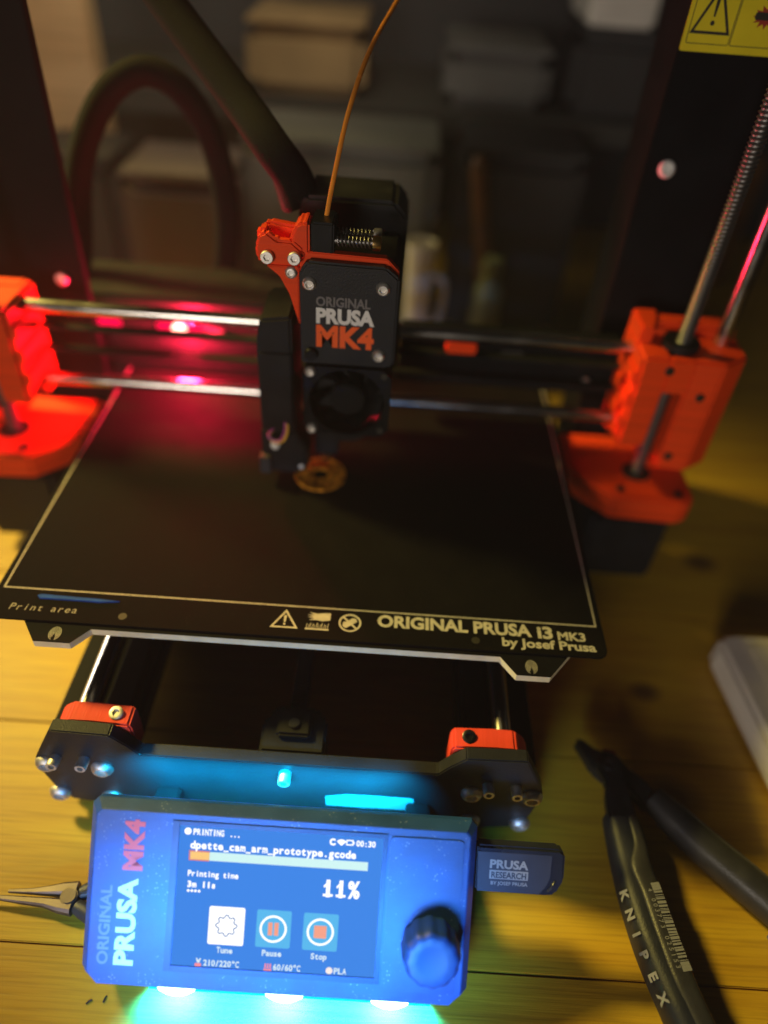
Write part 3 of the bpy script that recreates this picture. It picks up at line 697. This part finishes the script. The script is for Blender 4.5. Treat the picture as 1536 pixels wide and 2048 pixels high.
uishape('nozzle_icon_tip', M['ui_pink'], lambda b: pface(b, P, rect(-27.9, -25.6, -22.7, -21.6, 0.2), 0.12, H1))
uishape('bed_icon', M['ui_pink'], lambda b: (pface(b, P, rect(-3.2, -0.4, -22.7, -22.1), 0.12, H1), [pface(b, P, rect(-2.9+k*0.9, -2.4+k*0.9, -21.9, -20.2), 0.12, H1) for k in range(3)]))
uishape('spool_icon', M['ui_pale'], lambda b: pface(b, P, circ(20.3, -21.3, 1.25, 18), 0.12, H1))
# vertical lettering on the left of the unit
P_v = Plane(P.p(0, 0, 0), P.v, -P.u)
P_v.n = P.n
letters('lettering', P_v, DU, M['slate_print'], ('ORIGINAL', -24.2, 4.2, 59.2, 3.7, dict(bold=0.03)))
letters('lettering', P_v, DU, M['white_print'], ('PRUSA', -24.1, 7.2, 50.4, 6.2, dict(bold=0.045)))
letters('lettering', P_v, DU, M['red_print'], ('MK4', 9.9, 28.2, 49.2, 6.4, dict(bold=0.045)))
# knob
kb = bmesh.new(); prof = [(9.8, 0.6), (10.4, 2.0), (10.2, 9.5), (9.4, 12.2), (7.6, 13.0), (4.5, 12.3)]
rings = []
for r_, h_ in prof:
    ring = []
    for i in range(72):
        a = 2*math.pi*i/72; rr = r_-(0.45 if (r_ > 9 and (i//3) % 2) else 0)
        ring.append(kb.verts.new(P.p(55.6+rr*math.cos(a), -8.6+rr*math.sin(a), h_)))
    rings.append(ring)
for A, C in zip(rings, rings[1:]):
    for i in range(72): kb.faces.new((A[i], A[(i+1) % 72], C[(i+1) % 72], C[i]))
kb.faces.new(rings[-1]); kb.faces.new(rings[0][::-1]); bmesh.ops.recalc_face_normals(kb, faces=kb.faces)
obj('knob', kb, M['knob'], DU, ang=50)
# light bar under the unit
bm = loft(B(), [(rect(-45, 58, -35.2, -33.3, 0.3), -14), (rect(-45, 58, -35.2, -33.3, 0.3), -5)])
obj('light_bar', bm, M['led_cyan'], DU)
for u in (-35, 4.4, 43):
    lathe(bm := B(), [(7.8, 0), (7.2, 1.2), (5.0, 2.5), (1.8, 3.2)], P.p(u, -34.0, -6.5), -P.v, 20)
    for v in bm.verts:
        d = v.co-P.p(u, -34.0, -6.5); n_ = d.dot(P.n); v.co -= P.n*n_*0.45
    obj('led_lens', bm, M['led_white'], DU)
LB = P.p(6, -38.5, -9)
bl_ = lamp('light_bar_lamp', 'AREA', LB, LB+Vector((0, -1.0, -1)), 1.1, (0.0, 0.17, 1.0), 0.105, 0.008)
bl_.data.spread = R(120)
for x in (75, 180):
    obj('bracket', prism(B(), [(-92, -72), (-52.2, -72), (-52.2, -60), (-80, -52), (-92, -56)], 'x', x-5, x+5, 0.8), M['black'], DU)
lamp('added_plate_glow', 'AREA', P.p(-10, 33.2, -14), Vector((118, -52, -50)), 0.30, (0.0, 0.50, 1.0), 0.11, 0.004).data.spread = R(75)  # added source hidden behind the unit, turns the front plate cyan

# ------------------------------------------------------------------ removable steel sheet
SH = empty('print_sheet', (125, 100, -1.05), 'dark grey removable steel print sheet lying on the heated bed of the printer', 'print sheet')
bm = prism(B(), rect(-2.6, 252.6, -16.2, 222, 4.5), 'z', -1.0, 0.0, 0.15, 1)
sheet = obj('sheet', bm, M['sheet'], SH)
P_s = Plane((0, 0, 0), (1, 0, 0), (0, 1, 0))
obj('outline', pstrip(B(), P_s, [(0.2, 0.2), (249.8, 0.2), (249.8, 210), (0.2, 210)], 0.55, 0.02, 0.07, True), M['cream_print'], SH)
letters('lettering', P_s, SH, M['cream_print'], ('ORIGINAL PRUSA', 157.6, 222.0, -7.5, 5.8, dict(bold=0.035)), ('i3', 224.4, 230.8, -7.9, 5.8, dict(bold=0.035)), ('MK3', 232.8, 244.4, -8.2, 4.1, dict(bold=0.03)), ('by Josef Prusa', 209.2, 248.0, -13.2, 4.1, dict(bold=0.03)), h=0.07)
letters('lettering', P_s, SH, M['dim_print'], ('Print area', 6.3, 34.6, -11.5, 3.3, dict(bold=0.0, slant=0.12, mono=True)), h=0.07)
bm = B(); pstrip(bm, P_s, [(114.2, -11.2), (124.4, -11.2), (119.3, -2.6)], 0.75, 0.02, 0.07, True)
pface(bm, P_s, [(118.7, -5.0), (119.9, -5.0), (119.6, -8.6), (119.0, -8.6)], 0.02, 0.07); pface(bm, P_s, circ(119.3, -9.6, 0.5, 10), 0.02, 0.07)
obj('warning_mark', bm, M['cream_print'], SH)
bm = B(); pface(bm, P_s, [(128.0, -11.6), (137.7, -11.6), (137.7, -10.8), (128.0, -10.8)], 0.02, 0.07)
for k in range(12): pstrip(bm, P_s, [(128.5+k*0.78, -10.6), (128.7+k*0.78+(0.2 if k % 2 else -0.1), -8.4-0.5*math.sin(k*2.1))], 0.22, 0.02, 0.07)
pface(bm, P_s, [(138.0, -2.4), (138.0, -6.2), (134.8, -6.9), (132.0, -6.4), (129.2, -6.6), (131.4, -5.6), (128.4, -5.0), (131.2, -4.7), (128.2, -3.7), (131.4, -3.9), (129.0, -2.5), (132.6, -3.1), (135.0, -2.6)], 0.02, 0.07)
obj('hot_surface_mark', bm, M['cream_print'], SH)
bm = B(); pstrip(bm, P_s, circ(146.2, -6.8, 4.3, 32), 0.75, 0.02, 0.07, True); pstrip(bm, P_s, [(143.2, -3.7), (149.2, -9.9)], 0.8, 0.02, 0.08)
pface(bm, P_s, [(147.0, -4.3), (148.6, -4.4), (149.2, -6.0), (147.4, -7.4), (145.6, -5.6)], 0.02, 0.06); pface(bm, P_s, [(143.4, -6.4), (145.2, -6.2), (146.8, -8.0), (144.6, -9.6), (143.2, -8.6)], 0.02, 0.06)
obj('prohibition_mark', bm, M['cream_print'], SH)
for x in (53.3, 198.3): obj('alignment_hole', cyl(B(), (x, -11.4, 0.02), (x, -11.4, 0.05), 1.75, None, 18), M['ink'], SH)
# thin leftover line
bm = B()
t = bmesh.new(); st_ = []
for i, (x, a, b) in enumerate(((15.8, -3.9, -3.3), (17.2, -5.1, -2.7), (24, -5.0, -2.9), (34, -5.0, -3.1), (42, -5.1, -3.3), (46, -4.6, -3.6), (49.8, -4.1, -3.8))):
    st_.append([t.verts.new((x, a, 0.02)), t.verts.new((x, a+0.2, 0.55)), t.verts.new((x, b-0.2, 0.55)), t.verts.new((x, b, 0.02))])
for A, C in zip(st_, st_[1:]):
    for k in range(3): t.faces.new((A[k], A[k+1], C[k+1], C[k]))
bmesh.ops.recalc_face_normals(t, faces=t.faces); merge(bm, t)
tag(obj('plastic_strip', bm, M['blue_plastic']), 'thin strip of blue plastic stuck on the front left of the print sheet', 'plastic strip')
# ring being printed
RG = empty('printed_ring', (124, 88, 0), 'mottled amber ring being printed on the dark sheet under the nozzle', 'printed part')
bm = B()
for k in range(8):
    rr = 4.6+k*1.12
    tube(bm, [(124+rr*math.cos(a), 88+rr*math.sin(a), 0.5+0.12*math.sin(7*a+k)) for a in [j*2*math.pi/48 for j in range(49)]], 0.6, 6, 1, False)
obj('base_layer', bm, M['ring'], RG)
bm = B()
for k in range(58):
    a = 2*math.pi*k/58; r0 = 5.0 if k % 2 else 11.6; a2 = 2*math.pi*(k+1)/58; r1 = 11.6 if k % 2 else 5.0
    tube(bm, [(124+r0*math.cos(a), 88+r0*math.sin(a), 1.25), (124+r1*math.cos(a2), 88+r1*math.sin(a2), 1.25)], 0.36, 5, 1, False)
for rr in (4.4, 12.5):
    tube(bm, [(124+rr*math.cos(a), 88+rr*math.sin(a), 1.2) for a in [j*2*math.pi/48 for j in range(49)]], 0.55, 6, 1, False)
obj('infill', bm, M['ring'], RG)
# filament
tag(obj('filament', tube(B(), [(126, 88.5, 124), (126.4, 89.5, 130), (129, 95, 145), (133, 108, 164), (139, 135, 180), (148, 175, 192), (161, 230, 208), (180, 300, 235), (200, 330, 300)], 0.95, 10), M['filament']), 'thin orange filament strand rising from the extruder out of the picture', 'filament')

# ------------------------------------------------------------------ usb stick
US = empty('usb_stick', P.p(87, 15.5, -10), 'dark blue memory stick plugged into the right side of the screen unit', 'usb stick')
bm = B(); pts = [(71.6, 7.0), (98.6, 7.0), (101.4, 7.6), (104.2, 13.0), (104.2, 22.6), (102.4, 24.2), (71.6, 24.2)]
t = bmesh.new(); a = [t.verts.new(P.p(u, v, -6.4)) for u, v in pts]; b = [t.verts.new(P.p(u, v, -13)) for u, v in pts]
t.faces.new(a); t.faces.new(b[::-1])
for i in range(7): t.faces.new((a[i], b[i], b[(i+1) % 7], a[(i+1) % 7]))
bmesh.ops.recalc_face_normals(t, faces=t.faces); bevel_all(t, list(t.edges), 0.9, 3); merge(bm, t)
obj('shell', bm, M['usb'], US)
obj('label_plate', pface(B(), P, [(72.4, 7.6), (95.2, 7.6), (97.6, 10.5), (99.0, 14), (99.2, 22.0), (72.0, 22.0)], -6.45, -6.25), M['usb_label'], US)
bm = B(); put_text(bm, P, 'PRUSA', 76.5, 90.7, 16.3, 2.9, -6.18, bold=0.035)
pface(bm, P, rect(76.5, 90.8, 12.3, 15.5), -6.22, -6.16); put_text(bm, P, 'BY JOSEF PRUSA', 77.2, 90.8, 10.2, 1.2, -6.18, bold=0.02)
obj('lettering', bm, M['usb_text'], US)
bm = B(); put_text(bm, P, 'RESEARCH', 77.2, 90.1, 12.8, 2.1, -6.08, bold=0.03)
obj('lettering', bm, M['usb_label'], US)
obj('lanyard_loop', tube(B(), [P.p(98.4, 9.0, -6.3), P.p(99.2, 10.2, -5.6), P.p(100.0, 11.6, -5.6), P.p(100.8, 12.6, -6.3)], 0.45, 8), M['usb'], US)

# ------------------------------------------------------------------ cutting pliers
PL = empty('diagonal_cutters', (275, -60, TZ), 'black-gripped diagonal cutters lying open on the table, barcode on one handle', 'pliers')
def handle(bm, path, ws, hs, z, n=14, e=2.6, flat=None):
    """swept super-ellipse grip; path (x,y), half widths, half heights, centre heights"""
    PP = smooth_path([(x, y, 0) for x, y in path], 8); N = len(PP)
    def at(arr, t):
        f = t*(len(arr)-1); i = min(int(f), len(arr)-2); return arr[i]+(arr[i+1]-arr[i])*(f-i)
    t = bmesh.new(); rings = []; fr_ = []
    for i, p in enumerate(PP):
        d = (PP[min(i+1, N-1)]-PP[max(i-1, 0)]).normalized(); s = Vector((d.y, -d.x, 0)); tt = i/(N-1)
        a, b, zz = at(ws, tt), at(hs, tt), at(z, tt)
        k_end = min(1.0, 0.45+tt*12, 0.45+(1-tt)*12)
        ring = []
        for k in range(n):
            an = 2*math.pi*k/n; c, sn = math.cos(an), math.sin(an)
            ring.append(t.verts.new(Vector((p.x, p.y, zz))+s*(a*k_end*math.copysign(abs(c)**(2/e), c))+Vector((0, 0, b*k_end*math.copysign(abs(sn)**(2/e), sn)))))
        rings.append(ring); fr_.append((Vector((p.x, p.y, zz)), d, s, a, b))
    for A, C in zip(rings, rings[1:]):
        for k in range(n): t.faces.new((A[k], A[(k+1) % n], C[(k+1) % n], C[k]))
    t.faces.new(rings[0][::-1]); t.faces.new(rings[-1]); bmesh.ops.recalc_face_normals(t, faces=t.faces); merge(bm, t)
    return fr_
bm = B(); f1 = handle(bm, [(269.5, -43), (270.3, -60), (271.3, -80), (273.8, -99), (278.5, -118), (284, -136), (288, -150)], [6.3, 6.9, 7.0, 7.0, 7.0, 6.8, 5.5], [6.5, 7.5, 8, 8.5, 8.5, 8, 7], [-73, -74, -74, -73.5, -73, -74, -75], 24, 2.8)
g1 = obj('grip', bm, M['grip_blue'], PL, label='navy grip with white lettering and barcode')
bm = B(); handle(bm, [(273.8, -46), (274.8, -60), (273.2, -70), (275.0, -80), (277.0, -96), (279.8, -112), (286, -132), (290, -146)], [2.2, 2.8, 4.6, 4.4, 4.4, 4.3, 3.6, 2.4], [2.4, 2.6, 2.6, 2.6, 2.6, 2.6, 2.4, 2.0], [-68.6, -68.2, -67.6, -67.3, -66.6, -66.2, -67, -69], 18, 3.0)
obj('grip_inlay', bm, M['grip'], g1)
bm = B(); handle(bm, [(286, -35), (294, -44.5), (305, -57), (318, -70), (336, -88), (352, -106)], [5.2, 6.6, 7.2, 7.4, 7.2, 6], [6, 7.5, 8, 8.2, 8, 7], [-73, -73, -73, -73, -74, -75], 20, 2.4)
obj('grip', bm, M['grip'], PL, label='plain black grip')
bm = B()
prism(bm, [(256.0, -9.5), (258.8, -9.0), (266, -15.2), (275.0, -16.2), (278.0, -22), (287, -31), (290, -40), (284, -42), (276, -32), (272.4, -30), (268, -29.5), (262, -24), (260.0, -18.5)], 'z', -78.5, -70, 1.4, 2)
prism(bm, [(262.5, -24), (270, -17.5), (274.5, -20), (274.8, -32), (276, -44), (276, -50), (264, -50), (264, -41), (265.8, -33)], 'z', -72.5, -66.5, 1.2, 2)
obj('jaws', bm, M['tool'], PL)
screw('pivot', PL, (268.6, -24.5, -66.6), (0, 0, 1), 'button', 3.4, 0.8, M['tool'])
obj('red_mark', prism(B(), [(268.5, -13.5), (274.5, -14.2), (275.0, -16.4), (270, -16.0)], 'z', -77, -71, 0.5), M['redpin'], PL)
# lettering following the grip
def along(fr_, y):
    for a, b in zip(fr_, fr_[1:]):
        if a[0].y >= y >= b[0].y:
            k = (a[0].y-y)/(a[0].y-b[0].y+1e-9); return a[0]+(b[0]-a[0])*k, (a[1]+(b[1]-a[1])*k).normalized(), (a[2]+(b[2]-a[2])*k).normalized()
    return fr_[-1][0], fr_[-1][1], fr_[-1][2]
bm = B()
for i, ch in enumerate('KNIPEX'):
    p, d, s = along(f1, -80.5-i*6.9)
    tilt = R(58); o_ = p+s*5.3+Vector((0, 0, 6.55)); o_ = p-(-s)*0+(-s)*(-1)*0
    s2 = s if s.x > 0 else -s
    o_ = p-s2*6.75+Vector((0, 0, 5.4)); nrm = (-s2*math.sin(tilt)+Vector((0, 0, math.cos(tilt)))).normalized()
    vdir = nrm.cross(d).normalized()
    pl_ = Plane(o_, d, vdir)
    put_text(bm, pl_, ch, -2.4, 2.4, -1.9, 3.6, 0.25, bold=0.05, mono=True)
obj('lettering', bm, M['tool_text'], g1)
inl = [(-77.4, 274.2), (-96, 276.9), (-110, 279.2)]
def inlay(y):
    yy = [(-70, 273.2), (-80, 275.0), (-96, 277.0), (-112, 279.8), (-132, 286)]
    for (a, xa), (b, xb) in zip(yy, yy[1:]):
        if a >= y >= b: return Vector((xa+(xb-xa)*(a-y)/(a-b), y, -64.75+(-70-y)/(-70+112)*-0.0+0.45*max(0, min(1, (-80-y)/16))+0.9*max(0, min(1, (-80-y)/32))*0.6)), Vector((xb-xa, b-a, 0)).normalized()
    return Vector((286, y, -65)), Vector((0.3, -1, 0)).normalized()
bm = B(); y = -77.6; random.seed(3)
while y > -108.5:
    wd = random.choice((0.28, 0.28, 0.5, 0.75)); p, d = inlay(y); s = Vector((-d.y, d.x, 0)); s = s if s.x > 0 else -s
    if y > -80.2 or y < -106.2: wd = 0.95
    pl_ = Plane(p, s, -d); pface(bm, pl_, [(0.2, -wd/2), (3.7, -wd/2), (3.7, wd/2), (0.2, wd/2)], 0.12, 0.2)
    y -= wd+random.choice((0.22, 0.3, 0.5)) if not (y > -80.2 or y < -106.2) else wd+0.02
obj('barcode', bm, M['tool_text'], g1)
bm = B()
for i, ch in enumerate('4 003773 025153'):
    if ch == ' ': continue
    p, d = inlay(-79.6-i*1.95); s = Vector((-d.y, d.x, 0)); s = s if s.x > 0 else -s
    pl_ = Plane(p, d, s); put_text(bm, pl_, ch, -0.72, 0.72, -1.9, 1.7, 0.2, bold=0.01, mono=True)
obj('digits', bm, M['tool_text'], g1)

# needle pliers behind the screen unit at the left
NP = empty('needle_nose_pliers', (42, -92, TZ), 'slim bright needle-nose pliers on the table, half hidden behind the screen unit', 'pliers')
def jaw(y0, sgn, tipx):
    t = bmesh.new(); rings = []
    for x, hw, hh in ((tipx, 0.6, 0.7), (tipx+10, 1.1, 1.3), (33, 1.6, 2.0), (39, 2.4, 2.6), (44.5, 2.8, 2.8)):
        yc = y0+sgn*(hw+0.25); rings.append([t.verts.new((x, yc+hw*a, -79.5+hh*b)) for a, b in ((-1, -0.6), (-0.6, -1), (0.6, -1), (1, -0.6), (1, 0.6), (0.6, 1), (-0.6, 1), (-1, 0.6))])
    for A, C in zip(rings, rings[1:]):
        for k in range(8): t.faces.new((A[k], A[(k+1) % 8], C[(k+1) % 8], C[k]))
    t.faces.new(rings[0][::-1]); t.faces.new(rings[-1]); bmesh.ops.recalc_face_normals(t, faces=t.faces); bm = B(); merge(bm, t)
    return obj('jaw', bm, M['toolsteel'], NP)
jaw(-91.3, 1, 17.5); jaw(-92.0, -1, 10.0)
obj('joint', cyl(B(), (42.6, -91.8, -82.5), (42.6, -91.8, -76.2), 3.4, None, 20, 0.6), M['toolsteel'], NP)
bm = B(); handle(bm, [(45, -90), (58, -85), (76, -82), (100, -82)], [2.6, 4.0, 4.6, 3.5], [2.6, 3.6, 3.8, 3], [-79.6, -79.6, -79.6, -80], 14, 2.3); obj('grip', bm, M['grip'], NP)
bm = B(); handle(bm, [(45, -94), (58, -99), (76, -102), (100, -102)], [2.6, 4.0, 4.6, 3.5], [2.6, 3.6, 3.8, 3], [-79.6, -79.6, -79.6, -80], 14, 2.3); obj('grip', bm, M['grip'], NP)
# bits of scrap
for (x, y, a, lb) in ((60.5, -125.2, 0.7, 'tiny dark plastic shaving on the table, the left one below the screen unit'), (66.0, -124.0, 1.3, 'tiny dark plastic shaving on the table, the right one nearest the cyan glow')):
    bm = tube(B(), [(x-1.1*math.cos(a), y-1.1*math.sin(a), TZ+0.35), (x, y+0.25, TZ+0.45), (x+1.2*math.cos(a), y+1.2*math.sin(a), TZ+0.35)], 0.3, 6, 4)
    tag(obj('plastic_shaving', bm, M['ink']), lb, 'plastic scrap', 'plastic shavings on the table')
# blue handled tool at the right edge
BT = empty('blue_handled_tool', (338, -92, TZ), 'dark blue tool handle tip just entering at the right edge of the table', 'hand tool')
bm = B(); handle(bm, [(325.5, -88.5), (336, -90), (352, -92), (372, -95)], [1.6, 3.6, 4.4, 4], [1.6, 3.4, 4.0, 4], [-82, -80, -79.5, -79.5], 14, 2.3); obj('grip', bm, M['blue_plastic'], BT)
obj('shaft', cyl(B(), (371, -95, -79.5), (420, -102, -79.5), 2, None, 12), M['steel'], BT)
# white block at the right
WB = empty('white_plastic_block', (372, 20, TZ), 'off-white rounded plastic block on the table at the right edge', 'plastic block')
obj('body', prism(B(), [(341, 50), (344, 55.5), (350, 57), (405, 57), (405, -60), (352, -60)], 'z', TZ, -64, 3.0, 3), M['white'], WB)
obj('lid_line', prism(B(), [(356, 46), (358, 49), (402, 49), (402, -54), (364, -54)], 'z', -64.2, -63.4, 0.5), M['white'], WB)
# ------------------------------------------------------------------ background, far out of focus
SHF = empty('storage_shelf', (150, 560, TZ), 'dark board shelf standing behind the printer', 'shelf')
obj('board', box(B(), -330, 640, 500, 690, 58, 76, 1), M['shelf'], SHF)
for x in (-320, 630): obj('upright', box(B(), x-9, x+9, 505, 690, TZ, 57.6, 1), M['shelf'], SHF)
obj('back_panel', box(B(), -330, 640, 700, 708, TZ, 330, 1), M['darkgrey'], SHF)
def thing_box(name, x0, x1, y0, y1, z0, z1, m_, label, cat, bev=10, extra=None):
    e = empty(name, ((x0+x1)/2, (y0+y1)/2, z0), label, cat)
    obj('body', box(B(), x0, x1, y0, y1, z0, z1, bev), m_, e)
    obj('lid', box(B(), x0+1.5, x1-1.5, y0+1.5, y1-1.5, z1+0.2, z1+5, 1.5), extra or m_, e)
    return e
thing_box('cardboard_box', 15, 118, 512, 620, 76.3, 128, M['card'], 'brown cardboard box on the shelf behind the filament strand', 'box')
thing_box('grey_storage_box', 186, 277, 512, 610, 76.3, 119, M['grey'], 'grey box on the shelf right of the filament strand', 'box')
thing_box('black_storage_box', 292, 372, 512, 610, 76.3, 138, M['darkgrey'], 'black box on the shelf under a white carton', 'box')
e = empty('white_carton', (325, 560, 143.2), 'white carton on top of the black box at the top of the picture', 'box')
obj('body', box(B(), 297, 352, 514, 600, 143.3, 190, 3), M['white'], e); obj('flap', box(B(), 299, 350, 516, 598, 190.2, 192, 0.5), M['white'], e)
e = empty('wooden_post', (-124, 478, TZ), 'pale wooden post standing behind the left frame upright', 'post')
obj('beam', box(B(), -150, -98, 465, 492, TZ+12.2, 330, 2), M['post'], e); obj('foot', box(B(), -160, -88, 456, 498, TZ, TZ+12, 2), M['darkgrey'], e)
thing_box('black_equipment_case', -135, -66, 380, 450, TZ, 50, M['darkgrey'], 'black case standing on the table behind the left frame upright', 'case')
thing_box('brown_grey_bin', -60, 26, 365, 450, TZ, 46, M['taupe'], 'brown-grey bin on the table seen through the cable loop', 'bin')
thing_box('grey_green_bin', 31, 184, 385, 470, TZ, 72, M['greygreen'], 'large grey-green bin on the table behind the extruder', 'bin')
thing_box('dark_bin', 200, 300, 400, 480, TZ, 70, M['darkgrey'], 'dark bin on the table left of the right frame upright', 'bin')
e = empty('white_cup', (172, 352, TZ), 'pale tall cup on the table right of the extruder', 'cup')
lathe(bm := B(), [(9, 0), (12, 104), (11, 104), (8.5, 3)], (174, 352, TZ), (0, 0, 1), 24); obj('body', bm, M['white'], e); obj('handle', tube(B(), [(185, 352, -5), (194, 352, -12), (193, 352, -40), (184, 352, -48)], 2.4, 8), M['white'], e)
e = empty('wooden_stick', (228, 372, TZ), 'brown wooden stick leaning upright behind the x axis', 'stick')
obj('shaft', cyl(B(), (240, 368, TZ), (212, 380, 70), 8, 7, 14, 1), M['darkwood'], e); obj('tip', cyl(B(), (212, 380, 70.3), (211, 380.5, 76), 6, 4, 14, 1), M['darkwood'], e)
e = empty('green_bottle', (229, 345, TZ), 'pale green bottle on the table behind the x axis', 'bottle')
lathe(bm := B(), [(11, 0), (12, 2), (12, 70), (7, 82), (7, 88)], (229, 345, TZ), (0, 0, 1), 20); obj('body', bm, M['palegreen'], e); obj('cap', cyl(B(), (229, 345, TZ+88.2), (229, 345, TZ+98), 8, None, 16, 0.6), M['palegreen'], e)
e = empty('leaning_plank', (470, 520, TZ), 'brown plank standing behind the right frame upright and rods', 'plank')
obj('board', box(B(), 448, 505, 560, 580, TZ, 57, 1), M['darkwood'], e)

# ------------------------------------------------------------------ added air volume, stands in for lens glare round the lights
hz = box(B(), -1700, 2100, -1100, 1000, -1850, 360)
hm = bpy.data.materials.new('glare_volume'); hm.use_nodes = True; hn = hm.node_tree
hn.nodes.remove(hn.nodes['Principled BSDF'])
pv = hn.nodes.new('ShaderNodeVolumePrincipled'); pv.inputs['Color'].default_value = (0.9, 0.9, 0.9, 1); pv.inputs['Density'].default_value = 0.055
hn.links.new(pv.outputs[0], hn.nodes['Material Output'].inputs['Volume'])
tag(obj('glare_haze', hz, hm), kind='stuff')
sc.cycles.volume_bounces = 0
